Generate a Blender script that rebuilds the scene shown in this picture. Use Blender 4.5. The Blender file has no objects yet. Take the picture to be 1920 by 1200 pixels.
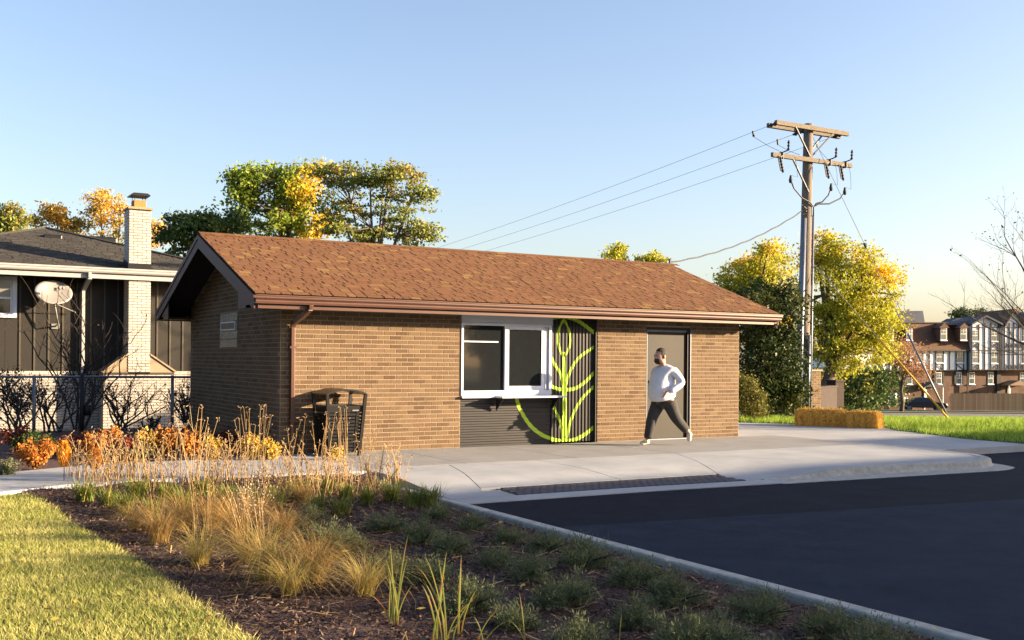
import bpy, bmesh, math, random
import numpy as np
from mathutils import Matrix, Vector
rnd = random.Random(7); rng = np.random.default_rng(7)
C = bpy.data.collections.new('place'); bpy.context.scene.collection.children.link(C)
sc = bpy.context.scene
R = math.radians; PI = math.pi
# ---------------------------------------------------------------- camera
HEAD = R(30.3); ROLL = R(0.46); FPX = 1972.0; CX, CY = 960.0, 675.0
CAM = np.array([-4.97, -15.41, 1.45])
FW = np.array([math.sin(HEAD), math.cos(HEAD), 0]); RT = np.array([math.cos(HEAD), -math.sin(HEAD), 0]); UP = np.array([0, 0, 1.0])
cd = bpy.data.cameras.new('camera'); cam = bpy.data.objects.new('camera', cd); C.objects.link(cam)
cd.sensor_width = 36; cd.lens = 36*FPX/1920; cd.shift_y = 75/1920; cd.clip_end = 1500; cd.clip_start = .1
cam.matrix_world = Matrix.Translation(CAM) @ Matrix.Rotation(-HEAD, 4, 'Z') @ Matrix.Rotation(R(90), 4, 'X') @ Matrix.Rotation(ROLL, 4, 'Z')
sc.camera = cam
# ---------------------------------------------------------------- light
SUN_EL = R(12.5); SAZ = math.atan2(.84, -.54)
w = bpy.data.worlds.new('World'); sc.world = w; w.use_nodes = True
nt = w.node_tree; bg = nt.nodes['Background']; sky = nt.nodes.new('ShaderNodeTexSky')
sky.sky_type = 'NISHITA'; sky.sun_disc = False; sky.sun_elevation = SUN_EL; sky.sun_rotation = SAZ
sky.altitude = 200; sky.air_density = 1.0; sky.dust_density = 2.3; sky.ozone_density = 1.8
tm_ = nt.nodes.new('ShaderNodeVectorMath'); tm_.operation = 'MULTIPLY'; tm_.inputs[1].default_value = (1.07, .96, .97); nt.links.new(sky.outputs[0], tm_.inputs[0]); nt.links.new(tm_.outputs[0], bg.inputs[0]); bg.inputs[1].default_value = .080
sl = bpy.data.lights.new('sun', 'SUN'); so = bpy.data.objects.new('sun', sl); C.objects.link(so)
sl.energy = 5.0; sl.angle = R(.5); sl.color = (1, .745, .47)
S = Vector((math.sin(SAZ)*math.cos(SUN_EL), math.cos(SAZ)*math.cos(SUN_EL), math.sin(SUN_EL)))
so.rotation_euler = S.to_track_quat('Z', 'Y').to_euler()
sc.view_settings.view_transform = 'Standard'; sc.view_settings.look = 'None'
sc.view_settings.exposure = 2.12; sc.view_settings.gamma = 1
try: sc.view_settings.use_curve_mapping = False
except Exception: pass
sc.cycles.max_bounces = 6; sc.cycles.transparent_max_bounces = 6; sc.cycles.use_denoising = True
# ---------------------------------------------------------------- pixel helpers (ray from the calibrated camera to a plane)
def ray(px, py):
    dx, dy = px-CX, py-CY
    x = dx*math.cos(ROLL)+dy*math.sin(ROLL); y = -dx*math.sin(ROLL)+dy*math.cos(ROLL)
    return FW+RT*(x/FPX)-UP*(y/FPX)
def G(px, py, z=0.0):
    d = ray(px, py); return CAM+d*((z-CAM[2])/d[2])
def Z_(px, py, Z): return CAM+ray(px, py)*Z
def PLN(px, py, axis, val):
    d = ray(px, py); return CAM+d*((val-CAM[axis])/d[axis])
def sm(t): t = min(1, max(0, t)); return t*t*(3-2*t)
def gz(x, y): return -.1*sm((-y-2.6)/2.6)
def terr(x, y):
    Z = (x-CAM[0])*FW[0]+(y-CAM[1])*FW[1]
    z = -.042*max(0, min(Z, 135)-26)
    z -= .55*sm((y-7)/4)*sm((8-x)/3)*sm((60-Z)/20)
    return z
# ---------------------------------------------------------------- object helpers
def tag(o, label=None, cat=None, group=None, kind=None):
    if label: o['label'] = label
    if cat: o['category'] = cat
    if group: o['group'] = group
    if kind: o['kind'] = kind
    return o
def empty(name, loc, label=None, cat=None, group=None, kind=None):
    o = bpy.data.objects.new(name, None); C.objects.link(o); o.location = tuple(map(float, loc)); o.empty_display_size = .2
    return tag(o, label, cat, group, kind)
def link(name, me, m, parent=None):
    if m is not None and not me.materials:
        for k in (m if isinstance(m, (list, tuple)) else [m]): me.materials.append(k)
    o = bpy.data.objects.new(name, me); C.objects.link(o)
    if parent is not None:
        o.parent = parent
        o.matrix_parent_inverse = parent.matrix_basis.inverted() if parent.parent is None else Matrix()
    return o
class MB:
    def __init__(s): s.v = []; s.f = []; s.mi = []
    def add(s, vs, fs, mi=0):
        b = len(s.v); s.v += [tuple(map(float, v)) for v in vs]; s.f += [tuple(b+i for i in f) for f in fs]; s.mi += [mi]*len(fs); return s
    def box(s, x0, x1, y0, y1, z0, z1, mi=0, M=None):
        vs = [(x, y, z) for z in (z0, z1) for y in (y0, y1) for x in (x0, x1)]
        if M is not None: vs = [tuple(M @ Vector(v)) for v in vs]
        return s.add(vs, [(0, 2, 3, 1), (4, 5, 7, 6), (0, 1, 5, 4), (2, 6, 7, 3), (0, 4, 6, 2), (1, 3, 7, 5)], mi)
    def tube(s, pts, r, n=8, mi=0, cap=True):
        P = [Vector(tuple(map(float, p))) for p in pts]; rr = r if isinstance(r, (list, tuple)) else [r]*len(P)
        ref = None; rings = []
        for i, p in enumerate(P):
            t = (P[min(i+1, len(P)-1)]-P[max(i-1, 0)])
            if t.length < 1e-9: t = Vector((0, 0, 1))
            t.normalize()
            if ref is None: ref = Vector((1, 0, 0)) if abs(t.x) < .8 else Vector((0, 1, 0))
            a = (ref-t*ref.dot(t)).normalized(); ref = a; b = t.cross(a)
            rings.append([p+(a*math.cos(2*PI*k/n)+b*math.sin(2*PI*k/n))*rr[i] for k in range(n)])
        vs = [tuple(q) for g in rings for q in g]
        fs = [(i*n+k, i*n+(k+1) % n, (i+1)*n+(k+1) % n, (i+1)*n+k) for i in range(len(P)-1) for k in range(n)]
        if cap: fs += [tuple(range(n-1, -1, -1)), tuple((len(P)-1)*n+k for k in range(n))]
        return s.add(vs, fs, mi)
    def bar(s, a, b, wx, wz, mi=0, up=(0, 0, 1)):
        a = Vector(tuple(map(float, a))); b = Vector(tuple(map(float, b))); t = (b-a).normalized(); u = Vector(up)
        if abs(t.dot(u)) > .98: u = Vector((1, 0, 0))
        sd = t.cross(u).normalized(); u = sd.cross(t).normalized()
        vs = [p+sd*(i*wx/2)+u*(j*wz/2) for p in (a, b) for j in (-1, 1) for i in (-1, 1)]
        return s.add(vs, [(0, 1, 3, 2), (4, 6, 7, 5), (0, 4, 5, 1), (2, 3, 7, 6), (0, 2, 6, 4), (1, 5, 7, 3)], mi)
    def poly(s, pts, mi=0): return s.add(pts, [tuple(range(len(pts)))], mi)
    def prism(s, pts, d, mi=0):
        d = Vector(d); n = len(pts); P = [Vector(tuple(map(float, p))) for p in pts]
        return s.add([tuple(p) for p in P]+[tuple(p+d) for p in P], [tuple(range(n)), tuple(range(2*n-1, n-1, -1))]+[(i, (i+1) % n+0, (i+1) % n+n, i+n) for i in range(n)], mi)
    def mesh(s, name, smooth=False):
        me = bpy.data.meshes.new(name); me.from_pydata(s.v, [], s.f); me.update()
        if any(s.mi): me.polygons.foreach_set('material_index', s.mi)
        bm = bmesh.new(); bm.from_mesh(me); bmesh.ops.recalc_face_normals(bm, faces=bm.faces); bm.to_mesh(me); bm.free()
        if smooth: me.polygons.foreach_set('use_smooth', [True]*len(me.polygons))
        return me
    def build(s, name, m, parent=None, smooth=False, bevel=0):
        o = link(name, s.mesh(name, smooth), m, parent)
        if bevel:
            b = o.modifiers.new('bevel', 'BEVEL'); b.width = bevel; b.segments = 2; b.limit_method = 'ANGLE'
        return o
def npmesh(name, v, f, smooth=False):
    v = np.asarray(v, np.float32); f = np.asarray(f, np.int32)
    me = bpy.data.meshes.new(name); me.vertices.add(len(v)); me.vertices.foreach_set('co', v.ravel())
    k = f.shape[1]; me.loops.add(f.size); me.loops.foreach_set('vertex_index', f.ravel())
    me.polygons.add(len(f)); me.polygons.foreach_set('loop_start', np.arange(0, f.size, k, dtype=np.int32))
    me.polygons.foreach_set('loop_total', np.full(len(f), k, np.int32)); me.update(calc_edges=True)
    me.polygons.foreach_set('use_smooth', [bool(smooth)]*len(f))
    return me
BOXV = np.array([(x, y, z) for z in (0, 1) for y in (0, 1) for x in (0, 1)], float)
BOXF = np.array([(0, 2, 3, 1), (4, 5, 7, 6), (0, 1, 5, 4), (2, 6, 7, 3), (0, 4, 6, 2), (1, 3, 7, 5)])
_boxcache = {}
def boxes(parent, name, items, m, limit=300):
    """items: (4x4 Matrix, (lx,ly,lz)); the `limit` nearest the camera are objects of their own, the rest one joined part"""
    c = Vector(CAM); items = sorted(items, key=lambda it: (it[0].translation-c).length)
    for Mx, sz in items[:limit]:
        key = (name, tuple(round(q, 3) for q in sz), m.name)
        if key not in _boxcache: _boxcache[key] = MB().box(0, sz[0], 0, sz[1], 0, sz[2]).mesh(name)
        o = link(name, _boxcache[key], m, parent); o.matrix_basis = Mx
        if parent.parent is None: pass
    rest = items[limit:]
    if rest:
        V = []; F = []
        for i, (Mx, sz) in enumerate(rest):
            A = np.array(Mx); V.append((BOXV*np.array(sz)) @ A[:3, :3].T+A[:3, 3]); F.append(BOXF+8*i)
        o = link(name+'_rest' if False else name, npmesh(name, np.concatenate(V), np.concatenate(F)), m, parent); o['kind'] = 'stuff'
def copy_tree(o, parent=None):
    c = o.copy(); C.objects.link(c)
    if parent is not None: c.parent = parent
    for ch in list(o.children): copy_tree(ch, c)
    return c
# ---------------------------------------------------------------- materials
def rgb(c): return (c[0], c[1], c[2], 1)
def nodes(name):
    m = bpy.data.materials.new(name); m.use_nodes = True; t = m.node_tree; return m, t, t.nodes['Principled BSDF']
def mk(name, col, rough=.8, col2=None, scale=6, detail=6, bump=0, bscale=80, metal=0, spec=.5, stretch=None, emit=None, ramp=(.35, .65)):
    m, t, b = nodes(name); N, L = t.nodes, t.links
    b.inputs['Base Color'].default_value = rgb(col); b.inputs['Roughness'].default_value = rough; b.inputs['Metallic'].default_value = metal
    b.inputs['Specular IOR Level'].default_value = spec
    tc = N.new('ShaderNodeTexCoord'); src = tc.outputs['Object']
    if stretch:
        mp = N.new('ShaderNodeMapping'); mp.inputs['Scale'].default_value = stretch; L.new(src, mp.inputs[0]); src = mp.outputs[0]
    if col2 is not None:
        n = N.new('ShaderNodeTexNoise'); n.inputs['Scale'].default_value = scale; n.inputs['Detail'].default_value = detail; n.inputs['Roughness'].default_value = .65; L.new(src, n.inputs['Vector'])
        r = N.new('ShaderNodeValToRGB'); r.color_ramp.elements[0].position = ramp[0]; r.color_ramp.elements[1].position = ramp[1]
        r.color_ramp.elements[0].color = rgb(col); r.color_ramp.elements[1].color = rgb(col2); L.new(n.outputs['Fac'], r.inputs[0]); L.new(r.outputs[0], b.inputs['Base Color'])
    if bump:
        n2 = N.new('ShaderNodeTexNoise'); n2.inputs['Scale'].default_value = bscale; n2.inputs['Detail'].default_value = 5; L.new(src, n2.inputs['Vector'])
        bp = N.new('ShaderNodeBump'); bp.inputs['Strength'].default_value = min(1, bump); bp.inputs['Distance'].default_value = .01*max(1, bump); L.new(n2.outputs['Fac'], bp.inputs['Height']); L.new(bp.outputs[0], b.inputs['Normal'])
    return m
def varied(name, cols, rough=.8, noise=.25, nscale=30, bump=.3, bscale=120, spec=.5, mixcols=None, mscale=.4, mramp=(.4, .6), transl=0, stretch=None, grad=None, pos=None):
    """colour picked at random for each object / each loose piece; optional second palette by a broad noise"""
    m, t, b = nodes(name); N, L = t.nodes, t.links
    b.inputs['Roughness'].default_value = rough; b.inputs['Specular IOR Level'].default_value = spec
    oi = N.new('ShaderNodeObjectInfo'); ge = N.new('ShaderNodeNewGeometry')
    ad = N.new('ShaderNodeMath'); ad.operation = 'ADD'; L.new(oi.outputs['Random'], ad.inputs[0]); L.new(ge.outputs['Random Per Island'], ad.inputs[1])
    fr = N.new('ShaderNodeMath'); fr.operation = 'FRACT'; L.new(ad.outputs[0], fr.inputs[0])
    def ramp(cs):
        r = N.new('ShaderNodeValToRGB'); r.color_ramp.interpolation = 'LINEAR'; e = r.color_ramp.elements
        while len(e) < len(cs): e.new(.5)
        for i, c in enumerate(cs): e[i].position = i/(len(cs)-1) if pos is None or cs is not cols else pos[i]; e[i].color = rgb(c)
        L.new(fr.outputs[0], r.inputs[0]); return r.outputs[0]
    out = ramp(cols); tc = N.new('ShaderNodeTexCoord'); src = tc.outputs['Object']
    if mixcols:
        o2 = ramp(mixcols); n = N.new('ShaderNodeTexNoise'); n.inputs['Scale'].default_value = mscale; n.inputs['Detail'].default_value = 3
        L.new(ge.outputs['Position'], n.inputs['Vector']); f = n.outputs['Fac']
        if grad:
            sp = N.new('ShaderNodeVectorMath'); sp.operation = 'DOT_PRODUCT'; L.new(ge.outputs['Position'], sp.inputs[0]); sp.inputs[1].default_value = grad[:3]
            a2 = N.new('ShaderNodeMath'); a2.operation = 'ADD'; L.new(sp.outputs['Value'], a2.inputs[0]); a2.inputs[1].default_value = grad[3]
            a3 = N.new('ShaderNodeMath'); a3.operation = 'ADD'; L.new(a2.outputs[0], a3.inputs[0]); L.new(f, a3.inputs[1]); f = a3.outputs[0]
        mr = N.new('ShaderNodeMapRange'); mr.inputs[1].default_value = mramp[0]; mr.inputs[2].default_value = mramp[1]; L.new(f, mr.inputs[0])
        mx = N.new('ShaderNodeMix'); mx.data_type = 'RGBA'; L.new(mr.outputs[0], mx.inputs[0]); L.new(out, mx.inputs[6]); L.new(o2, mx.inputs[7]); out = mx.outputs[2]
    if noise:
        if stretch:
            mp = N.new('ShaderNodeMapping'); mp.inputs['Scale'].default_value = stretch; L.new(src, mp.inputs[0]); src = mp.outputs[0]
        n = N.new('ShaderNodeTexNoise'); n.inputs['Scale'].default_value = nscale; n.inputs['Detail'].default_value = 4; L.new(src, n.inputs['Vector'])
        mr = N.new('ShaderNodeMapRange'); mr.inputs[3].default_value = 1-noise; mr.inputs[4].default_value = 1+noise; L.new(n.outputs['Fac'], mr.inputs[0])
        vm = N.new('ShaderNodeVectorMath'); vm.operation = 'SCALE'; L.new(out, vm.inputs[0]); L.new(mr.outputs[0], vm.inputs['Scale']); out = vm.outputs[0]
    L.new(out, b.inputs['Base Color'])
    if bump:
        n2 = N.new('ShaderNodeTexNoise'); n2.inputs['Scale'].default_value = bscale; n2.inputs['Detail'].default_value = 4; L.new(tc.outputs['Object'], n2.inputs['Vector'])
        bp = N.new('ShaderNodeBump'); bp.inputs['Strength'].default_value = bump; bp.inputs['Distance'].default_value = .005; L.new(n2.outputs['Fac'], bp.inputs['Height']); L.new(bp.outputs[0], b.inputs['Normal'])
    if transl:
        tr = N.new('ShaderNodeBsdfTranslucent'); L.new(out, tr.inputs[0]); ms = N.new('ShaderNodeMixShader'); ms.inputs[0].default_value = transl
        L.new(b.outputs[0], ms.inputs[1]); L.new(tr.outputs[0], ms.inputs[2]); L.new(ms.outputs[0], N['Material Output'].inputs[0])
    return m
MAT = dict(
 brick=varied('tan_brick', [(0.0993, 0.065, 0.0376), (0.131, 0.0911, 0.0556), (0.119, 0.0793, 0.0455), (0.15, 0.105, 0.0634), (0.0821, 0.0528, 0.0318), (0.137, 0.0948, 0.0595)], .9, .22, 40, .5, 150, spec=.2, stretch=(1, 1, .25)),
 mortar=mk('tan_mortar', (0.253, 0.196, 0.138), .95, (0.293, 0.229, 0.171), 20, bump=.5, spec=.1),
 shingle=varied('brown_shingle', [(0.124, 0.0625, 0.0321), (0.146, 0.0735, 0.0377), (0.135, 0.0689, 0.0359), (0.159, 0.079, 0.0406), (0.14, 0.0717, 0.0377), (0.206, 0.124, 0.0491), (0.114, 0.0551, 0.0303)], .95, .5, 28, .8, 200, spec=.15, stretch=(.35, 2.5, 1), pos=[0, .2, .4, .6, .84, .92, 1]),
 roofdark=mk('roof_underlay', (.03, .02, .015), .9),
 trim=mk('purple_brown_painted_wood', (0.0537, 0.0152, 0.0157), .6, (0.0442, 0.0127, 0.0136), 4, bump=.1),
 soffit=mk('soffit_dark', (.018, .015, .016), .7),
 gutter=mk('brown_gutter_metal', (0.0901, 0.0408, 0.0271), .38, (0.074, 0.0336, 0.0222), 3, spec=.5),
 white=mk('white_aluminium', (0.567, 0.604, 0.685), .45, (0.523, 0.558, 0.643), 3),
 glass=mk('dark_window_glass', (.012, .014, .016), .04, spec=.8),
 panel=mk('charcoal_ribbed_metal', (0.0147, 0.0142, 0.0158), .42, (0.0117, 0.0117, 0.0137), 5, spec=.5),
 lime=mk('lime_green_paint', (0.4, 0.576, 0.024), .5, (0.368, 0.544, 0.024), 5),
 door=mk('grey_steel_door', (0.0158, 0.0146, 0.0118), .6, (0.0206, 0.019, 0.0151), 2.5, detail=8, stretch=(1, 1, .3), spec=.3),
 black=mk('black_powder_coat', (0.0042, 0.0042, 0.0045), .38, spec=.5),
 darkwood=mk('dark_jamb', (.012, .011, .011), .6),
 concrete=mk('pale_concrete', (0.27, 0.289, 0.302), .85, (0.371, 0.389, 0.406), 1.3, detail=10, bump=.25, bscale=150, spec=.3, ramp=(.3, .7)),
 concdark=mk('broomed_grey_concrete', (0.229, 0.232, 0.234), .9, (0.269, 0.276, 0.279), 2.2, detail=10, bump=.4, bscale=180, spec=.2),
 curb=mk('kerb_concrete', (0.262, 0.266, 0.24), .9, (0.411, 0.414, 0.385), 9, detail=10, bump=.6, bscale=90),
 asphalt=mk('fresh_asphalt', (0.00427, 0.009, 0.0194), .92, (0.0104, 0.0175, 0.0325), 2.4, detail=15, bump=1, bscale=300, spec=.12, ramp=(.3, .7)),
 asphalt2=mk('worn_asphalt', (0.00975, 0.0189, 0.0377), .92, (0.0202, 0.0331, 0.0598), 2.4, detail=15, bump=1, bscale=300, spec=.12, ramp=(.3, .7)),
 tactile=mk('charcoal_paver', (0.045, 0.0462, 0.0575), .8, (0.065, 0.0651, 0.08), 30, bump=.4),
 yellow=mk('mottled_yellow', (.55, .36, .05), .8, (.25, .18, .06), 14),
 mulch=mk('bark_mulch', (0.0605, 0.042, 0.0396), .95, (0.151, 0.102, 0.09), 28, detail=12, bump=1, bscale=60, spec=.1),
 chips=varied('mulch_chips', [(0.0601, 0.0374, 0.0293), (0.103, 0.0654, 0.0503), (0.0344, 0.0224, 0.0189), (0.172, 0.112, 0.0837), (0.0774, 0.0505, 0.0419), (0.344, 0.281, 0.209)], .95, 0, bump=0, spec=.1, pos=[0, .3, .5, .8, .92, 1]),
 soil=mk('lawn_soil', (0.096, 0.096, 0.0352), .95, (0.144, 0.136, 0.056), 12, spec=.1),
 lawn=varied('lawn_blades', [(0.228, 0.268, 0.0579), (0.35, 0.365, 0.0909), (0.175, 0.239, 0.0496), (0.56, 0.519, 0.199), (0.298, 0.326, 0.0661)], .7, 0, bump=0, mixcols=[(0.525, 0.48, 0.166), (0.315, 0.345, 0.0826), (0.7, 0.633, 0.281)], mscale=1.7, mramp=(.45, .62), transl=.3, spec=.25),
 lawn2=varied('bright_lawn_blades', [(0.163, 0.309, 0.0325), (0.276, 0.423, 0.0488), (0.211, 0.341, 0.0406), (0.423, 0.439, 0.0975)], .7, 0, bump=0, transl=.35, spec=.2),
 farlawn=mk('far_lawn', (0.028, 0.06, 0.0096), .9, (0.04, 0.08, 0.016), 2, spec=.1),
 ground=mk('ground_earth', (.045, .05, .02), .95, (.07, .065, .03), .6, spec=.1),
 street=mk('street_surface', (0.078, 0.069, 0.06), .9, (0.114, 0.099, 0.084), .8, detail=8),
 wbrick=varied('cream_glazed_brick', [(0.388, 0.361, 0.323), (0.43, 0.409, 0.381), (0.356, 0.327, 0.288), (0.409, 0.382, 0.345)], .7, .08, 30, .2, 100),
 wmortar=mk('grey_brown_mortar', (0.048, 0.0408, 0.0336), .95),
 siding=mk('dark_brown_siding', (0.0118, 0.0103, 0.0079), .8, (0.00748, 0.00654, 0.00514), 14, detail=10, bump=.5, bscale=50, stretch=(3, 3, .6)),
 dshingle=varied('charcoal_shingle', [(0.0465, 0.045, 0.0405), (0.06, 0.057, 0.0502), (0.0375, 0.036, 0.0348), (0.0675, 0.063, 0.0551)], .95, .3, 60, .6, 200, spec=.15),
 cream=mk('cream_painted_gutter', (0.315, 0.315, 0.324), .5),
 tanstone=mk('tan_limestone', (0.25, 0.19, 0.125), .85, (0.28, 0.215, 0.145), 5),
 clay=mk('orange_clay_flue', (0.33, 0.156, 0.042), .8),
 dish=mk('satellite_dish_grey', (0.18, 0.176, 0.176), .5, (0.159, 0.156, 0.154), 4),
 dgalv=mk('dull_steel', (.07, .08, .095), .6, (.05, .055, .065), 10), galv=mk('galvanised_steel', (0.18, 0.204, 0.244), .45, (0.144, 0.167, 0.205), 20, metal=.5),
 weathered=mk('weathered_pole_wood', (0.122, 0.103, 0.0882), .9, (0.184, 0.157, 0.132), 8, detail=10, bump=.8, bscale=40, stretch=(3, 3, .25)),
 armwood=mk('crossarm_wood', (0.117, 0.0975, 0.073), .9, (0.159, 0.135, 0.104), 10, bump=.6, bscale=40),
 porcelain=mk('grey_insulator', (.03, .033, .04), .6, spec=.2),
 cable=mk('black_cable', (0.0024, 0.0024, 0.0026), .6),
 wire=mk('bare_wire', (.16, .165, .17), .5),
 guard=mk('yellow_guy_guard', (.75, .38, .02), .5),
 straw=varied('golden_straw', [(0.6, 0.376, 0.0754), (0.758, 0.516, 0.129), (0.471, 0.266, 0.0485), (0.863, 0.629, 0.194)], .8, 0, bump=0, transl=.15, spec=.2),
 strawcore=mk('straw_core', (0.302, 0.208, 0.0423), .95, (0.173, 0.114, 0.0242), 25, bump=1, bscale=60),
 dryst=varied('dry_stalks', [(0.4, 0.264, 0.112), (0.496, 0.368, 0.192), (0.336, 0.2, 0.072), (0.44, 0.336, 0.192)], .8, 0, bump=0, transl=.2, spec=.2),
 sedge=varied('russet_sedge', [(0.364, 0.226, 0.0828), (0.439, 0.236, 0.0725), (0.287, 0.246, 0.0725), (0.497, 0.354, 0.166)], .75, 0, bump=0, transl=.3, spec=.2),
 iris=varied('iris_leaves', [(0.176, 0.216, 0.04), (0.24, 0.245, 0.048), (0.144, 0.187, 0.032)], .5, 0, bump=0, transl=.35, mixcols=[(0.336, 0.115, 0.04), (0.288, 0.216, 0.048)], mscale=9, mramp=(.5, .62)),
 daylily=varied('green_clump_leaves', [(.10, .17, .03), (.20, .24, .04), (.09, .14, .025), (.45, .36, .10)], .55, 0, bump=0, transl=.3, spec=.3),
 juniper=varied('juniper_needles', [(0.0963, 0.138, 0.0647), (0.152, 0.19, 0.0861), (0.077, 0.107, 0.0593), (0.234, 0.237, 0.108), (0.138, 0.166, 0.0942)], .7, 0, bump=0, transl=.15, spec=.2),
 bark=mk('tree_bark', (.075, .055, .04), .95, (.12, .09, .065), 12, bump=.8, bscale=30),
 twig=mk('dark_twigs', (.028, .019, .014), .9),
 ltwig=mk('grey_twigs', (.10, .085, .075), .9),
)
for k in ('orange', 'gold', 'red', 'dgreen'):
    cs = dict(orange=[(.45, .13, .025), (.55, .24, .04), (.30, .08, .02), (.50, .34, .07)], gold=[(.60, .42, .05), (.48, .36, .06), (.62, .33, .04), (.30, .30, .06)],
              red=[(.16, .03, .02), (.24, .06, .03), (.10, .02, .015)], dgreen=[(.035, .07, .015), (.055, .10, .02), (.025, .05, .012)])[k]
    MAT['leaf_'+k] = varied(k+'_leaves', cs, .6, 0, bump=0, transl=.3, spec=.25)
# ================================================================ SETTING
def gridsheet(name, x0, x1, y0, y1, nx, ny, zf, m, kind='structure', parent=None):
    X, Y = np.meshgrid(np.linspace(x0, x1, nx+1), np.linspace(y0, y1, ny+1)); V = np.array([(x, y, zf(x, y)) for x, y in zip(X.ravel(), Y.ravel())])
    i = np.arange(nx*ny); r = i//nx; c = i % nx; a = r*(nx+1)+c
    o = link(name, npmesh(name, V, np.stack([a, a+1, a+nx+2, a+nx+1], 1), True), m, parent)
    if kind: o['kind'] = kind
    return o
def base(x, y):
    z = terr(x, y)-.16-.06*0
    return z
# terrain in finer cells near, coarser far
def ground_mesh():
    xs = np.concatenate([np.linspace(-420, -40, 20), np.linspace(-36, 60, 97), np.linspace(66, 420, 36)]); ys = np.concatenate([np.linspace(-200, -40, 9), np.linspace(-36, 60, 97), np.linspace(66, 500, 44)])
    X, Y = np.meshgrid(xs, ys); V = np.array([(x, y, base(x, y)) for x, y in zip(X.ravel(), Y.ravel())])
    nx = len(xs)-1; ny = len(ys)-1; i = np.arange(nx*ny); a = (i//nx)*(nx+1)+i % nx
    o = link('ground', npmesh('ground', V, np.stack([a, a+1, a+nx+2, a+nx+1], 1), True), MAT['ground']); o['kind'] = 'structure'
ground_mesh()
def flat(name, pts, z, m, th=0, kind='structure', parent=None):
    b = MB(); P = [(p[0], p[1], z if len(p) < 3 else p[2]) for p in pts]
    if th: b.prism(P, (0, 0, -th))
    else: b.poly(P)
    o = b.build(name, m, parent)
    if kind: o['kind'] = kind
    return o
def clip_poly_grid(name, pts, zf, m, step=.5, kind='structure', th=None):
    """ground sheet of any outline, cut into a fine grid that follows zf"""
    bm = bmesh.new(); f = bm.faces.new([bm.verts.new((p[0], p[1], 0)) for p in pts]); f.normal_update()
    xs = [p[0] for p in pts]; ys = [p[1] for p in pts]
    for ax, lo, hi in ((0, min(xs), max(xs)), (1, min(ys), max(ys))):
        k = lo+step
        while k < hi:
            bmesh.ops.bisect_plane(bm, geom=bm.verts[:]+bm.edges[:]+bm.faces[:], plane_co=(k, 0, 0) if ax == 0 else (0, k, 0), plane_no=(1, 0, 0) if ax == 0 else (0, 1, 0)); k += step
    if th:
        g = bmesh.ops.extrude_edge_only(bm, edges=[e for e in bm.edges if e.is_boundary])
        down = [v for v in g['geom'] if isinstance(v, bmesh.types.BMVert)]
    for v in bm.verts: v.co.z = zf(v.co.x, v.co.y)
    if th:
        for v in down: v.co.z -= th
    bmesh.ops.recalc_face_normals(bm, faces=bm.faces)
    me = bpy.data.meshes.new(name); bm.to_mesh(me); bm.free(); o = link(name, me, m); o['kind'] = kind; return o
# asphalt
AZ = -.12
flat('asphalt_lot', [(.30, -60), (70, -60), (70, -3.75), (.30, -3.75)], AZ, MAT['asphalt'])
a = G(1000, 992, AZ); b = G(1920, 936, AZ); s = (b[1]-a[1])/(b[0]-a[0])
flat('asphalt_patch', [(.31, a[1]+s*(.31-a[0])), (.31, -59), (60, -59), (60, b[1]+s*(60-b[0]))], AZ+.004, MAT['asphalt2'])
for j, (p, q) in enumerate([((1815, 848), (1990, 864))]):
    A = G(*p, AZ+.008); B = G(*q, AZ+.008); flat('yellow_strip', [A[:2], B[:2], B[:2]+[0, -.1], A[:2]+[0, -.1]], AZ+.008, MAT['yellow'])  # thin mottled yellow strip lying on the asphalt
# plaza
def lip(x): return -5.33-.055*max(0, x-3)
def pz(x, y):
    e = sm((-y-3.3)/1.75)*(1-sm((x-4.7)/1.9)); return -.098*e
plaza = empty('concrete_plaza', (5, -2.5, 0), kind='structure')
def slab(x0, x1, y0, y1, m, k=8, gap=.0075):
    g = gap; b = MB(); n = k
    f0 = y0 if callable(y0) else (lambda x, y0=y0: y0); f1 = y1 if callable(y1) else (lambda x, y1=y1: y1)
    e0 = x0 if callable(x0) else (lambda t, q=x0: q); e1 = x1 if callable(x1) else (lambda t, q=x1: q)
    V = []
    for i in range(n+1):
        for j in range(n+1):
            t = j/n; xm = e0(.5)+(e1(.5)-e0(.5))*i/n; ya = f0(xm)+g; yb = f1(xm)-g; y = yb+(ya-yb)*t; ty = (-2.42-y)/2.06; xa = e0(ty)+g; xb = e1(ty)-g; x = xa+(xb-xa)*i/n   # t=0 north side
            V.append((x, y, pz(x, y)))
    F = [(i*(n+1)+j, i*(n+1)+j+1, (i+1)*(n+1)+j+1, (i+1)*(n+1)+j) for i in range(n) for j in range(n)]
    c = len(V); ed = [i*(n+1) for i in range(n+1)]+[n*(n+1)+j for j in range(1, n+1)]+[i*(n+1)+n for i in range(n-1, -1, -1)]+[j for j in range(n-1, 0, -1)]
    V += [(V[q][0], V[q][1], V[q][2]-.14) for q in ed]; L = len(ed)
    F += [(ed[q], ed[(q+1) % L], c+(q+1) % L, c+q) for q in range(L)]
    b.add(V, F); o = b.build('slab', m, plaza); return o
for xa, xb in ((.30, 1.9), (1.9, 3.75), (3.75, 5.62), (5.62, 7.8), (7.8, 10.05)):
    slab(xa, xb, -2.42, 0.0, MAT['concdark'])
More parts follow.
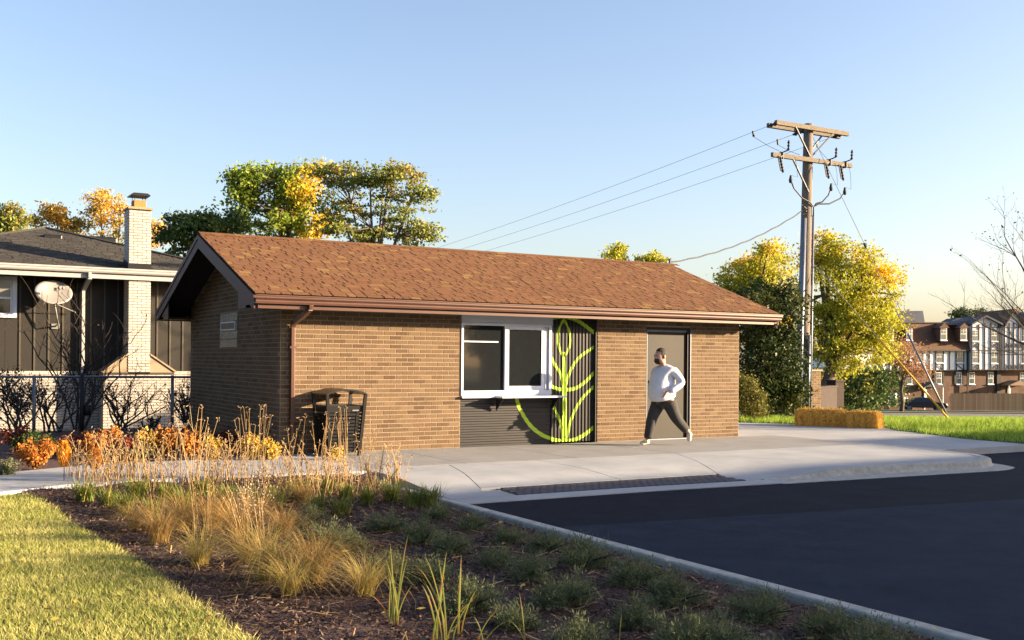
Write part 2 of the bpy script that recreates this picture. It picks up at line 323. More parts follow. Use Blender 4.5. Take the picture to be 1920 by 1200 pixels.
# light band: left flare, ramp, right flare, landing up to the kerb
slab(.34, lambda t: .35+1.25*(1-t)+.1*t*0 if False else 1.62-.62*t, lambda x: -4.62, -2.42, MAT['concrete'])
slab(lambda t: 1.62-.62*t, lambda t: 3.05+.0*t, -4.48, -2.42, MAT['concrete'])
slab(3.05, lambda t: 5.62-.95*t, -4.48, -2.42, MAT['concrete'])
slab(lambda t: 5.62-.95*t, lambda t: 5.62+1.1*t, lambda x: lip(x)+.36, -2.42, MAT['concrete'])
def ex(t): return 10.05-.12*t if t < .85 else 9.95-1.5*(t-.85)**2*2.2
slab(lambda t: 5.62+1.1*t, ex, lambda x: lip(x)+.44, -2.42, MAT['concrete'], 10)
slab(.34, 1.18, lambda x: lip(x)+.3, -4.62, MAT['concrete'])
# gutter strip along the lip
def strip(name, fn0, fn1, xs, m, z0, z1=None, th=.1, parent=plaza):
    V = []; F = []
    for i, x in enumerate(xs):
        za = z0(x) if callable(z0) else z0; zb = (z1(x) if callable(z1) else z1) if z1 is not None else za
        V += [(x, fn0(x), za), (x, fn1(x), zb), (x, fn0(x), za-th), (x, fn1(x), zb-th)]
    for i in range(len(xs)-1):
        a = 4*i; F += [(a, a+4, a+5, a+1), (a, a+2, a+6, a+4), (a+1, a+5, a+7, a+3)]
    F += [(0, 1, 3, 2), (4*len(xs)-4, 4*len(xs)-2, 4*len(xs)-1, 4*len(xs)-3)]
    b = MB(); b.add(V, F); return b.build(name, m, parent)
strip('gutter_strip', lip, lambda x: lip(x)+.30, np.linspace(.36, 5.0, 12), MAT['concrete'], AZ+.012, -.100)
# tactile paving: interlocking pavers, each a piece
tp = []
random.seed(3)
x0, x1 = 1.2, 4.62
strip('paver_bed', lambda x: lip(x)+.31, lambda x: -4.5, np.linspace(x0, x1, 8), MAT['black'], lambda x: pz(x, lip(x)+.31)-.012, lambda x: pz(x, -4.5)-.012, th=.06)
ny, nx = 6, 32
for i in range(nx):
    for j in range(ny):
        xx = x0+(x1-x0)*i/nx; ya = lip(xx)+.32; yb = -4.51; yy = ya+(yb-ya)*j/ny; off = .05*(j % 2)
        if xx+off+.1 > x1: continue
        slope = (pz(xx, yb)-pz(xx, ya))/(yb-ya)
        M_ = Matrix.Translation((xx+off, yy, pz(xx, yy)-.035+rnd.uniform(-.001, .002))) @ Matrix.Rotation(math.atan(slope), 4, 'X')
        tp.append((M_, ((x1-x0)/nx-.012, (yb-ya)/ny-.012, .04)))
tact = empty('tactile_paving', (3, -4.9, -.08), kind='structure'); boxes(tact, 'paver', tp, MAT['tactile'], 300)
# kerb of the right end with apron (swept profile)
def sweep(path, prof, m, name, parent):
    """path: (x,y,nx,ny) with outward normal; prof(i)->list of (out,z)"""
    V = []; k = None
    for i, (x, y, nx_, ny_) in enumerate(path):
        pr = prof(i); k = len(pr); V += [(x+nx_*o, y+ny_*o, z) for o, z in pr]
    F = [(i*k+j, (i+1)*k+j, (i+1)*k+j+1, i*k+j+1) for i in range(len(path)-1) for j in range(k-1)]
    b = MB(); b.add(V, F); return b.build(name, m, parent, smooth=False)
path = []
for x in np.linspace(4.9, 8.9, 17): path.append((x, lip(x)+.42, 0, -1))
cx, cy, rr = 8.95, lip(8.9)+.42+.95, .95
for a in np.linspace(-88, 0, 14): path.append((cx+rr*math.cos(R(a)), cy+rr*math.sin(R(a)), math.cos(R(a)), math.sin(R(a))))
path.append((9.93, -4.1, 1, 0)); path.append((9.95, -3.77, 1, 0))
def kprof(i):
    x, y, nx_, ny_ = path[i]; h = sm((x-4.9)/1.7) if i < 17 else 1; zt = pz(x, y)+.004; zt = -.098*(1-h)+.004; zb = AZ+.015+.0
    ap = .30 if i < 22 else max(.0, .30-.06*(i-21)); face = .11*1
    return [(-.34, zt-.02), (-.06, zt-.012), (-.02, zt), (.09, zt), (.125, zt-.012*h-.003), (.14, min(zt-.02, zb+.02)+.0 if h < .2 else zb+.03), (.16, zb), (.16+ap, AZ+.006), (.165+ap, AZ-.05)]
sweep(path, kprof, MAT['curb'], 'kerb_edge', plaza)
# right-hand slab beyond
for pts in ([(10.06, -2.1), (10.06, -3.76), (12.75, -3.76), (12.85, -2.2), (13.0, -1.9), (13.6, -.1), (10.06, -.1)],
            [(9.16, -.09), (13.6, -.09), (14.35, 1.0), (13.35, 2.4), (12.5, 3.55), (9.9, 3.9), (9.16, 3.9)]):
    flat('slab', pts, -.004, MAT['concrete'], th=.12, kind=None, parent=plaza)
# bed kerb
kb = MB(); xs_ = [.10, .13, .31, .33]
pts = [(.30, -60), (.30, -5.9), (.31, -5.2)]
kerb = MB()
for (xa, ya), (xb, yb) in (((.21, -60), (.21, -9.0)), ((.21, -9.0), (.21, -6.0)), ((.21, -5.99), (.21, -4.3)), ((.21, -4.29), (.21, -2.75))):
    kerb.box(xa-.045, xa+.09, ya+.004, yb-.004, -.3, -.082)
kerb.build('kerb', MAT['curb'], bevel=.02)['kind'] = 'structure'
# sidewalk on the left
clip_poly_grid('sidewalk', [(.29, -.02), (-.31, -.36), (-1.8, -.32), (-2.86, -.46), (-3.87, -1.04), (-9, -4.2), (-9, -6.4), (-4.3, -3.2), (-3.3, -2.62), (-2, -2.5), (.10, -2.74), (.29, -2.74)], lambda x, y: .004, MAT['concrete'], 1.0, th=.1)
# mulch beds
BED = [(.12, -2.74), (-2, -2.5), (-3.3, -2.62), (-3.75, -2.9), (-4.2, -8), (-4.6, -14), (.12, -14)]
clip_poly_grid('mulch_bed', [(.115, -2.75), (-2, -2.51), (-3.3, -2.63), (-3.9, -2.95), (-4.4, -14), (.115, -14)], lambda x, y: gz(x, y)-.03+.025*math.sin(x*5+y*3)*math.sin(y*4-x), MAT['mulch'], .25)
clip_poly_grid('planting_strip', [(.28, 0.0), (-.31, -.35), (-1.8, -.31), (-2.86, -.45), (-3.87, -1.03), (-9, -4.1), (-12, 2), (-12, 9), (0, 9), (0, 0)], lambda x, y: terr(x, y)-.02, MAT['mulch'], .8)
def chips(name, poly_fn, n, x0, x1, y0, y1, zf, m, ln=(.012, .045), seed=1, asp=(.15, .45)):
    r = np.random.default_rng(seed); P = np.stack([r.uniform(x0, x1, n), r.uniform(y0, y1, n)], 1); P = P[[poly_fn(*p) for p in P]]; n = len(P)
    d = np.hypot(P[:, 0]-CAM[0], P[:, 1]-CAM[1]); l = r.uniform(*ln, n)*.5; wd = l*r.uniform(*asp, n); a = r.uniform(0, 2*PI, n); t = r.normal(0, .28, n); t2 = r.normal(0, .4, n)
    z = np.array([zf(*p) for p in P])+r.uniform(.0, .02, n)
    ux = np.stack([np.cos(a)*np.cos(t), np.sin(a)*np.cos(t), np.sin(t)], 1)*l[:, None]; uy = np.stack([-np.sin(a)*np.cos(t2), np.cos(a)*np.cos(t2), np.sin(t2)], 1)*wd[:, None]
    c = np.stack([P[:, 0], P[:, 1], z], 1); V = np.stack([c-ux-uy, c+ux-uy*.6, c+ux*.9+uy, c-ux*.8+uy], 1).reshape(-1, 3)
    o = link(name, npmesh(name, V, np.arange(4*n).reshape(-1, 4)), m); o['kind'] = 'stuff'; return o
LE = [(-9, -4.2-1.9), (-4.3, -3.2), (-3.75, -3.3), (-3.62, -4.2), (-3.55, -5.2), (-3.42, -6.8), (-3.36, -8.1), (-3.32, -9.1), (-3.28, -10.2), (-3.2, -12), (-3.1, -16)]
def lawn_x(y):
    for (xa, ya), (xb, yb) in zip(LE[2:], LE[3:]):
        if yb <= y <= ya: return xa+(xb-xa)*(y-ya)/(yb-ya)
    return -3.75 if y > -3.3 else -3.1
chips('mulch_chips', lambda x, y: x > lawn_x(y)-.05 and (y < -2.8), 90000, -3.9, .1, -12.6, -2.8, lambda x, y: gz(x, y)-.02, MAT['chips'], seed=2)
clip_poly_grid('lawn', [(-30, -20), (-9, -6.5), (-4.3, -3.25)]+LE[2:]+[(-3.1, -20), (-30, -60)], lambda x, y: gz(x, y)+.0, MAT['soil'], 1.5)
def blades(name, P, zf, m, h=(.025, .05), wd=.003, lean=.5, seed=1, seg=1):
    r = np.random.default_rng(seed); n = len(P); H = r.uniform(*h, n); a = r.uniform(0, 2*PI, n); a2 = r.uniform(0, 2*PI, n)
    z = np.array([zf(x, y) for x, y in P]); c = np.stack([P[:, 0], P[:, 1], z], 1)
    s = np.stack([np.cos(a), np.sin(a), 0*a], 1)*wd; le = np.stack([np.cos(a2), np.sin(a2), 0*a2], 1)*(H*lean*r.uniform(.2, 1.4, n))[:, None]
    V = np.stack([c-s, c+s, c+le+np.stack([0*H, 0*H, H], 1)], 1).reshape(-1, 3)
    o = link(name, npmesh(name, V, np.arange(3*n).reshape(-1, 3)), m); o['kind'] = 'stuff'; return o
r = np.random.default_rng(5); P = np.stack([-3.0-r.uniform(0, 1, 330000)**1.1*6.0, -13-r.uniform(-1, 0, 330000)*10.4], 1)
Z = (P[:, 0]-CAM[0])*FW[0]+(P[:, 1]-CAM[1])*FW[1]; X = (P[:, 0]-CAM[0])*RT[0]+(P[:, 1]-CAM[1])*RT[1]
P = P[(Z > 4.5) & (X/Z > -.55)]; P = P[[ (x < lawn_x(y)+rnd.gauss(0, .03)) and not (y > -3.3 and x > -3.8) and (y < -3.25-(-4.3-x)*.68*(x < -4.3)) for x, y in P]]
blades('lawn_grass', P, gz, MAT['lawn'], (.02, .05), .0035, .9, 3)
# right lawn, street and far ground
RL = [(12.52, 3.56), (13.36, 2.41), (14.36, 1.0), (13.61, -.11), (13.0, -1.91), (12.87, -2.21), (12.77, -3.74)]
clip_poly_grid('right_lawn', RL+[(40, -3.74), (40, 20), (9, 20), (9, 3.92), (9.9, 3.92)], lambda x, y: terr(x, y)-.005, MAT['farlawn'], 1.5)
P = np.stack([r.uniform(9.2, 34, 170000), r.uniform(-3.7, 14, 170000)], 1); P = P+.10*np.stack([np.sin(P[:, 0]*9+P[:, 1]*5), np.cos(P[:, 1]*8-P[:, 0]*4)], 1); Zq = (P[:, 0]-CAM[0])*FW[0]+(P[:, 1]-CAM[1])*FW[1]
from mathutils.geometry import intersect_point_tri_2d
def inpoly(x, y, poly):
    c = False; n = len(poly)
    for i in range(n):
        x1, y1 = poly[i]; x2, y2 = poly[i-1]
        if (y1 > y) != (y2 > y) and x < (x2-x1)*(y-y1)/(y2-y1)+x1: c = not c
    return c
RLP = RL+[(40, -3.74), (40, 20), (9, 20), (9, 3.92), (9.9, 3.92)]
P = P[(Zq < 31.5) & (Zq > 18)]; P = P[[inpoly(x, y, RLP) for x, y in P]]
blades('right_grass', P, terr, MAT['lawn2'], (.04, .16), .008, .7, 4)
def band(name, Za, Zb, Xa, Xb, off, m, nx=60, nz=20):
    V = []
    for j in range(nz+1):
        for i in range(nx+1):
            Zc = Za+(Zb-Za)*j/nz; Xc = Xa+(Xb-Xa)*i/nx; p = CAM+FW*Zc+RT*Xc; V.append((p[0], p[1], terr(p[0], p[1])+off))
    F = [(j*(nx+1)+i, j*(nx+1)+i+1, (j+1)*(nx+1)+i+1, (j+1)*(nx+1)+i) for j in range(nz) for i in range(nx)]
    o = link(name, npmesh(name, V, F, True), m); o['kind'] = 'structure'; return o
band('street', 33, 62, 7, 90, .03, MAT['street'])
band('street_verge', 62, 66, 7, 90, .05, MAT['farlawn'])
band('far_sidewalk', 66, 70, 7, 90, .07, MAT['concrete'])
band('far_lawn', 70, 180, -60, 120, .05, MAT['farlawn'])
band('driveway', 84, 118, 38, 49, .10, MAT['street'], 6, 10)
band('centre_line', 62.0, 62.6, 7, 90, .10, MAT['concrete'])

# ================================================================ THE BRICK BUILDING
LX, WY = 9.14, 5.6; OH, EA = .53, .49; ZE, ZB, ZR = 2.38, 2.20, 3.56
bld = empty('brick_building', (LX/2, WY/2, 0), 'small tan brick park building with brown shingle gable roof and white serving window', 'building')
PX0, PX1, PXP, DX0, DX1, DZ = 3.05, 4.81, 5.80, 6.89, 7.92, 2.08
TOP = 2.22
CO, BL = .07, .21
def wall_bricks(u0, u1, ztop, openings, place, ends=True):
    items = []; row = 0; z = 0.004
    while z+CO <= ztop(0)+3:
        off = (BL/2 if row % 2 else 0); u = u0-off; zz = z+.006; h = CO-.0125
        while u < u1:
            a = max(u, u0); b_ = min(u+BL, u1); segs = [(a, b_)]
            for (oa, ob, oza, ozb) in openings:
                if z+CO > oza+.01 and z < ozb-.01:
                    ns = []
                    for (p, q) in segs:
                        if q <= oa or p >= ob: ns.append((p, q))
                        else:
                            if p < oa: ns.append((p, oa))
                            if q > ob: ns.append((ob, q))
                    segs = ns
            for (p, q) in segs:
                if q-p > .03 and z+CO <= min(ztop(p), ztop(q))+.001:
                    items.append(place(p+.0075, zz, q-p-.015, h))
            u += BL
        z += CO; row += 1
        if z > 4: break
    return items
fw_ = MB()  # mortar body of the front wall, in pieces round the openings
T = .20
fl_ = MB().box(0, PX0, .003, T, 0, TOP).build('front_wall', MAT['mortar'], bld)
for (a, b_, za, zb) in ((PXP, DX0, 0, TOP), (DX0, DX1, DZ, TOP), (DX1, LX, 0, TOP)): fw_.box(a, b_, .003, T, za, zb)
front = fw_.build('front_wall', MAT['mortar'], bld)
J = .0014
items = wall_bricks(0.0, LX, lambda u: TOP, [(PX0, PXP, 0, 3), (DX0, DX1, 0, DZ)], lambda u, z, l, h: (Matrix.Translation((u, -J+rnd.uniform(-.0008, .0008), z)), (l, .03, h)))
boxes(fl_, 'brick', [q for q in items if q[0].translation.x < PX0], MAT['brick'], 300); boxes(front, 'brick', [q for q in items if q[0].translation.x >= PX0], MAT['brick'], 0)
rb = MB(); rb.box(0, LX, WY-.2, WY, 0, TOP); rb.box(LX-.2, LX-.003, .2, WY-.2, 0, TOP)
rb.prism([(LX-.2, .1, TOP), (LX-.2, WY-.1, TOP), (LX-.2, WY/2, ZR-.15)], (.197, 0, 0))
rb.build('rear_wall', MAT['mortar'], bld)
slope = (ZR-ZE)/(WY/2+EA)
def gtop(y): return ZR-.10-abs(y-WY/2)*slope
gw = MB(); gw.prism([(.003, T, 0), (.003, WY-.2, 0), (.003, WY-.2, gtop(WY-.2)), (.003, WY/2, gtop(WY/2)), (.003, T, gtop(T))], (.197, 0, 0))
gable = gw.build('gable_wall', MAT['mortar'], bld)
wA = PLN(414, 589, 0, 0); wB = PLN(446, 652, 0, 0); wy0, wy1, wz0, wz1 = wB[1], wA[1], wB[2], wA[2]
items = wall_bricks(0.012, WY, lambda y: gtop(y), [(wy0, wy1, wz0, wz1)], lambda y, z, l, h: (Matrix.Translation((-J+rnd.uniform(-.0015, .0015), y+l, z)) @ Matrix.Rotation(-PI/2, 4, 'Z'), (l, .03, h)))
boxes(gable, 'brick', items, MAT['brick'], 300)
# glass block window
gb = MAT['gblock'] = mk('wavy_glass_block', (.010, .012, .013), .25, (.22, .24, .24), 42, bump=1, bscale=45, spec=.9, ramp=(.5, .62))
gwin = MB().box(-.004, .12, wy0+.004, wy1-.004, wz0+.004, wz1-.004).build('glass_block_window', MAT['mortar'], bld)
nb = 2; nr = 4; hh = (wz1-wz0)/nr; ww = (wy1-wy0)/nb
for i in range(nb):
    for j in range(nr):
        if j == 2: continue
        MB().box(-.014, .02, wy0+i*ww+.008, wy0+(i+1)*ww-.008, wz0+j*hh+.008, wz0+(j+1)*hh-.008).build('glass_block', gb, gwin, bevel=.006)
v0, v1, u0, u1 = wz0+2*hh-.0, wz0+3*hh, wy0+.09, wy1-.09
for (a, b_) in ((wy0+.006, u0-.002), (u1+.002, wy1-.006)): MB().box(-.014, .02, a, b_, v0+.006, v1-.006).build('glass_block', gb, gwin)
fr = MB(); t = .022
fr.box(-.03, .0, u0, u1, v0, v0+t); fr.box(-.03, .0, u0, u1, v1-t, v1); fr.box(-.03, 0, u0, u0+t, v0+t, v1-t); fr.box(-.03, 0, u1-t, u1, v0+t, v1-t)
fr.build('vent_frame', MAT['white'], gwin); MB().box(-.018, -.010, u0+t, u1-t, v0+t, v1-t).build('vent_pane', MAT['black'], gwin)
# roof
roofm = MB(); th = .10
for sgn in (1, -1):
    yE = -EA if sgn == 1 else WY+EA
    roofm.prism([(-OH, yE, ZE-th), (-OH, yE, ZE), (-OH, WY/2, ZR), (-OH, WY/2, ZR-th)], (LX+2*OH, 0, 0))
roof = roofm.build('roof', MAT['roofdark'], bld)
SL = math.hypot(ZR-ZE, WY/2+EA); ang = math.atan2(ZR-ZE, WY/2+EA)
shin = []; nc = 27; ex_ = SL/nc
for side in (0, 1):
    for k in range(nc+1):
        u = -OH-.02-rnd.uniform(0, .25)
        while u < LX+OH:
            l = rnd.choice([.14, .17, .17, .2, .24, .28]); a = max(u, -OH-.02); b_ = min(u+l, LX+OH+.02); u += l
            if b_-a < .02: continue
            d0 = -.03+k*ex_; dl = min(ex_*1.45, SL-d0)
            if dl < .03: continue
            if side == 0: M_ = Matrix.Translation((a+.0035, -EA+d0*math.cos(ang), ZE+d0*math.sin(ang)+.012)) @ Matrix.Rotation(ang-.045, 4, 'X')
            else: M_ = Matrix.Translation((b_-.0035, WY+EA-d0*math.cos(ang), ZE+d0*math.sin(ang)+.012)) @ Matrix.Rotation(PI, 4, 'Z') @ Matrix.Rotation(ang-.045, 4, 'X')
            shin.append((M_, (round(b_-a-.016, 2) if b_-a > .05 else b_-a-.010, dl, .011+rnd.choice([0, 0, .005]))))
boxes(roof, 'shingle', shin, MAT['shingle'], 300)
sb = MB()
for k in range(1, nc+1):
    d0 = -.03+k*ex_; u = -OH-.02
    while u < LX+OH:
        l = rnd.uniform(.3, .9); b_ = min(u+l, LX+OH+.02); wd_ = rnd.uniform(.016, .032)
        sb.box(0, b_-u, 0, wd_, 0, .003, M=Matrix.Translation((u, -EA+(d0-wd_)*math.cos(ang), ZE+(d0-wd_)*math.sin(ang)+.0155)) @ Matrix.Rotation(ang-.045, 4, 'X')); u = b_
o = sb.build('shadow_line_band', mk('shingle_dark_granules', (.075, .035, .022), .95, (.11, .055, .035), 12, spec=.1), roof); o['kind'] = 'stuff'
cap = []
u = -OH-.02
while u < LX+OH:
    for sg in (1, -1):
        cap.append((Matrix.Translation((u if sg == 1 else u+.2, WY/2, ZR+.028)) @ Matrix.Rotation(0 if sg == 1 else PI, 4, 'Z') @ Matrix.Rotation(-ang, 4, 'X') @ Matrix.Translation((0, 0, 0)), (.197, .12, .012)))
    u += .2
boxes(roof, 'ridge_cap', cap, MAT['shingle'], 300)
# rake boards, soffits, fascia
def rake(x, out):
    for sgn in (1, -1):
        yE = -EA if sgn == 1 else WY+EA; b = MB()
        b.prism([(x, yE, ZE-.03), (x, WY/2, ZR-.03), (x, WY/2, ZR-.03-.21), (x, yE+sgn*.06, ZE-.03-.185), (x, yE, ZE-.03-.185)], (out, 0, 0)); b.build('rake_board', MAT['trim'], bld)
        c = MB(); c.prism([(x+out, yE-sgn*.02, ZE-.025), (x+out, WY/2, ZR-.015), (x+out, WY/2, ZR-.085), (x+out, yE-sgn*.02, ZE-.095)], (out*.6, 0, 0)); c.build('rake_trim', MAT['trim'], bld)
rake(-OH-.002, -.022); rake(LX+OH+.002, .022)
for x in (-OH+.002, LX+.02):    # boxed eave returns and sloping soffit
    x1_ = x+OH-.02
    MB().box(x, x1_, -EA+.01, 0.0, ZB-.012, ZB+.03).build('soffit', MAT['trim'], bld); MB().box(x, x1_, WY, WY+EA-.01, ZB-.012, ZB+.03).build('soffit', MAT['trim'], bld)
    MB().prism([(x, -EA, ZB-.015), (x, .42, ZB-.015+.0), (x, .42, ZB+.16+.17), (x, -EA, ZE-.05)], (.02, 0, 0)).build('eave_return', MAT['trim'], bld)
    MB().prism([(x, WY+EA, ZB-.015), (x, WY-.42, ZB-.015), (x, WY-.42, ZB+.33), (x, WY+EA, ZE-.05)], (.02, 0, 0)).build('eave_return', MAT['trim'], bld)
for ya, yb in ((-EA+.012, 0.002), (WY-.002, WY+EA-.012)):
    MB().box(.0, LX, ya, yb, ZB, ZB+.02).build('soffit', MAT['soffit'], bld)
for sgn in (1, -1):
    yE = -EA if sgn == 1 else WY+EA
    MB().prism([(-OH+.02, yE+sgn*.02, ZE-th-.01), (-OH+.02, WY/2, ZR-th-.01), (-OH+.02, WY/2, ZR-th-.03), (-OH+.02, yE+sgn*.02, ZE-th-.03)], (OH-.03, 0, 0)).build('rake_soffit', MAT['soffit'], bld)
MB().box(-OH+.03, LX+OH-.12, -EA-.006, -EA+.012, ZB-.03, ZE-.03).build('fascia', MAT['gutter'], bld)
MB().box(-OH+.03, LX+OH-.12, -EA-.022, -EA-.006, ZB-.032, ZB+.012).build('fascia_trim', MAT['gutter'], bld)
MB().box(-OH+.03, LX+OH-.12, WY+EA-.012, WY+EA+.006, ZB-.03, ZE-.03).build('fascia', MAT['gutter'], bld)
def gutter(yE, s, xa, xb, name, m, par, zt=ZE-.01, sc_=1, skip=None):
    pr = [(0, 0), (0, -.115), (.075, -.115), (.085, -.085), (.085, -.065), (.115, -.035), (.115, -.005), (.128, -.005), (.128, .008), (.112, .008), (.105, -.004), (.105, -.03), (.07, -.06), (.07, -.10), (.01, -.10), (.01, 0)]
    b = MB(); b.prism([(xa, yE+s*p*sc_, zt+q*sc_) for p, q in pr], (xb-xa, 0, 0)); return b.build(name, m, par)
gutter(-EA-.007, -1, -OH-.02, LX+OH+.02, 'gutter', MAT['gutter'], bld, zt=ZE-.03)
gutter(WY+EA+.007, 1, -OH-.02, LX+OH+.02, 'gutter', MAT['gutter'], bld, zt=ZE-.03)
# downspout
b = MB(); w_ = .075; xD = .17
pp = [(xD+.10, -EA-.07, ZE-.14), (xD+.10, -EA-.06, ZE-.20), (xD+.06, -.34, ZE-.30), (xD, -.10, ZE-.40), (xD, -.055, ZE-.46), (xD, -.055, .10), (xD, -.12, .03)]
for p, q in zip(pp, pp[1:]): b.bar(p, q, w_, .062 if True else w_)
b.build('downspout', MAT['gutter'], bld, bevel=.008)
for z in (1.6, .5): MB().box(xD-.05, xD+.05, -.092, -.004, z, z+.03).build('downspout_strap', MAT['gutter'], bld)
# serving window
WZ0, WZ1 = .85, TOP-.01
hx = MB(); hx.box(PX0+.005, PX1+.02, -.035, .06, WZ1-.145, WZ1); hx.box(PX0+.005, PX1+.02, -.048, -.036, WZ1-.155, WZ1-.142); hx.build('shutter_box', MAT['white'], bld, bevel=.004)
win = MB(); f = .04; X0, X1, XM = PX0+.008, PX1-.0, (PX0+PX1)/2-.02; ZT = WZ1-.156
win.box(X0, X0+f, -.02, .06, WZ0, ZT); win.box(X1-f, X1+.012, -.02, .06, WZ0, ZT); win.box(X0+f, X1-f, -.02, .06, ZT-.03, ZT); win.box(X0+f, X1-f, -.02, .06, WZ0, WZ0+.085)
win.box(XM-.02, XM+.035, -.012, .055, WZ0+.085, ZT-.03)
win = win.build('window_frame', MAT['white'], bld, bevel=.003)
sl_ = MB(); a, b_ = XM+.036, X1-f-.10; z0, z1 = WZ0+.088, ZT-.033
sl_.box(a, b_, .0, .03, z0, z0+.07); sl_.box(a, b_, .0, .03, z1-.055, z1); sl_.box(a, a+.03, .0, .03, z0+.07, z1-.055); sl_.box(b_-.045, b_, .0, .03, z0+.07, z1-.055)
for q in (.02, .05, .08): sl_.box(b_+q-.012, b_+q+.004, .01, .05, z0, z1)
sl_.build('sliding_sash', MAT['white'], win)
MB().box(X0+f, XM-.02, .03, .036, z0, z1).build('pane', MAT['glass'], win); MB().box(a+.03, b_-.045, .014, .02, z0+.07, z1-.055).build('pane', MAT['glass'], win); MB().box(b_, X1-f, .052, .058, z0, z1).build('pane', MAT['glass'], win)
MB().box(X0+f, XM-.14, .004, .028, z1-.28, z1-.258).build('reflection_bar', MAT['white'], win)  # white strip standing in for a bright reflection in the glass
MB().box(PX0, PX1, .2, .22, 0, TOP).build('inner_panel', MAT['black'], bld)
sh = MB(); sh.box(PX0+.62, PX1+.14, -.32, -.022, WZ0-.035, WZ0-.005); sh.build('counter_shelf', MAT['white'], bld, bevel=.004)
for x in (PX0+.66, PX1+.0): MB().prism([(x, -.03, WZ0-.037), (x, -.29, WZ0-.037), (x, -.03, WZ0-.25)], (.02, 0, 0)).build('shelf_bracket', MAT['panel'], bld)
MB().box(X0, PX0+.62, -.07, -.021, WZ0-.035, WZ0-.003).build('window_sill', MAT['white'], bld)
# ribbed panels with the lime emblem
def rib(t, p, d):
    q = (t/p) % 1; 
    return -d if q < .35 else (-d*(1-(q-.35)/.15) if q < .5 else (0 if q < .85 else -d*(q-.85)/.15))
PV, DV, YV = .072, .018, .085
def surfV(x, z): return YV+rib(x-PX1, PV, DV)
PH, DH, YH = .085, .012, .03
def surfH(x, z): return YH+rib(z, PH, DH)
def breaks(a, b_, p, ph=0):
    out = [a, b_]; k = math.floor((a-ph)/p)
    while ph+k*p < b_:
        for q in (0, .35, .5, .85):
            t = ph+(k+q)*p
            if a < t < b_: out.append(t)
        k += 1
    return sorted(set(out))
b = MB(); xs = breaks(PX1+.022, PXP, PV, PX1)
for p, q in zip(xs, xs[1:]): b.add([(p, surfV(p+1e-5, 0), 0.02), (q, surfV(q-1e-5, 0), .02), (q, surfV(q-1e-5, 0), TOP), (p, surfV(p+1e-5, 0), TOP)], [(0, 1, 2, 3)])
b.build('vertical_ribbed_panel', MAT['panel'], bld)
b = MB(); zs = breaks(.0, WZ0-.0, PH, 0)
for p, q in zip(zs, zs[1:]): b.add([(PX0, surfH(0, p+1e-5), p), (PX1+.02, surfH(0, p+1e-5), p), (PX1+.02, surfH(0, q-1e-5), q), (PX0, surfH(0, q-1e-5), q)], [(0, 1, 2, 3)])
b.box(PX1+.0205, PX1+.0215, .01, .1, 0, WZ0); b.build('horizontal_ribbed_panel', MAT['panel'], bld)
MB().box(PXP-.03, PXP+.0, .012, .2, 0, TOP).build('jamb', MAT['darkwood'], bld)
emb = MB()
def stroke(pix, wd, surf, xmin=-9, xmax=99, zmin=-9, zmax=99, n=90):
    W_ = [PLN(p[0], p[1], 1, .06) for p in pix]; P = [Vector((q[0], q[2])) for q in W_]
    # Catmull-Rom
    Q = []; m_ = len(P)
    for i in range(m_-1):
        p0, p1, p2, p3 = P[max(i-1, 0)], P[i], P[i+1], P[min(i+2, m_-1)]
        for k in range(n//(m_-1)+1):
            t = k/(n//(m_-1)+1); Q.append(.5*((2*p1)+(-p0+p2)*t+(2*p0-5*p1+4*p2-p3)*t*t+(-p0+3*p1-3*p2+p3)*t**3))
    Q.append(P[-1]); K = 10
    for i in range(len(Q)-1):
        def fr_(i): 
            t = (Q[min(i+1, len(Q)-1)]-Q[max(i-1, 0)]).normalized(); return Vector((-t.y, t.x))
        na, nb_ = fr_(i), fr_(i+1); wa = wd(i/len(Q)) if callable(wd) else wd; wb = wd((i+1)/len(Q)) if callable(wd) else wd
        for k in range(K):
            a0, a1 = -.5+k/K, -.5+(k+1)/K; c = [Q[i]+na*a0*wa, Q[i+1]+nb_*a0*wb, Q[i+1]+nb_*a1*wb, Q[i]+na*a1*wa]
            if all(xmin <= v.x <= xmax and zmin <= v.y <= zmax for v in c): emb.add([(v.x, surf(v.x, v.y)-.004, v.y) for v in c], [(0, 1, 2, 3)])
kw = dict(xmin=PX1+.025, xmax=PXP-.035, zmin=.02, zmax=TOP)
SW = .068
stroke([(1030, 597), (1058, 594), (1085, 602), (1115, 624)], SW, surfV, **kw)
stroke([(1058, 598), (1049, 618), (1047, 640), (1051, 658), (1057, 668)], SW*.62, surfV, **kw)
stroke([(1058, 598), (1067, 618), (1070, 640), (1065, 658), (1058, 668)], SW*.62, surfV, **kw)
stroke([(1058, 660), (1058, 700), (1059, 826)], lambda t: .055+.05*t, surfV, **kw)
stroke([(1030, 664), (1042, 685), (1052, 702), (1056, 722)], SW*.8, surfV, **kw)
stroke([(1062, 722), (1068, 700), (1085, 672), (1115, 650)], SW*.8, surfV, **kw)
stroke([(1030, 722), (1045, 729), (1056, 730)], SW*.9, surfV, **kw)
stroke([(1060, 731), (1080, 728), (1100, 714), (1115, 698)], SW*.9, surfV, **kw)
stroke([(1028, 745), (1040, 765), (1052, 795), (1056, 822)], SW*.8, surfV, **kw)
stroke([(1063, 822), (1072, 785), (1090, 750), (1115, 724)], SW*.8, surfV, **kw)
stroke([(1028, 820), (1045, 826), (1072, 826), (1095, 816), (1115, 800)], SW, surfV, **kw)
stroke([(965, 740), (972, 765), (990, 795), (1012, 814), (1036, 824)], SW, surfH, xmin=PX0, xmax=PX1+.018, zmin=0, zmax=WZ0-.04)
emb.build('emblem', MAT['lime'], bld)
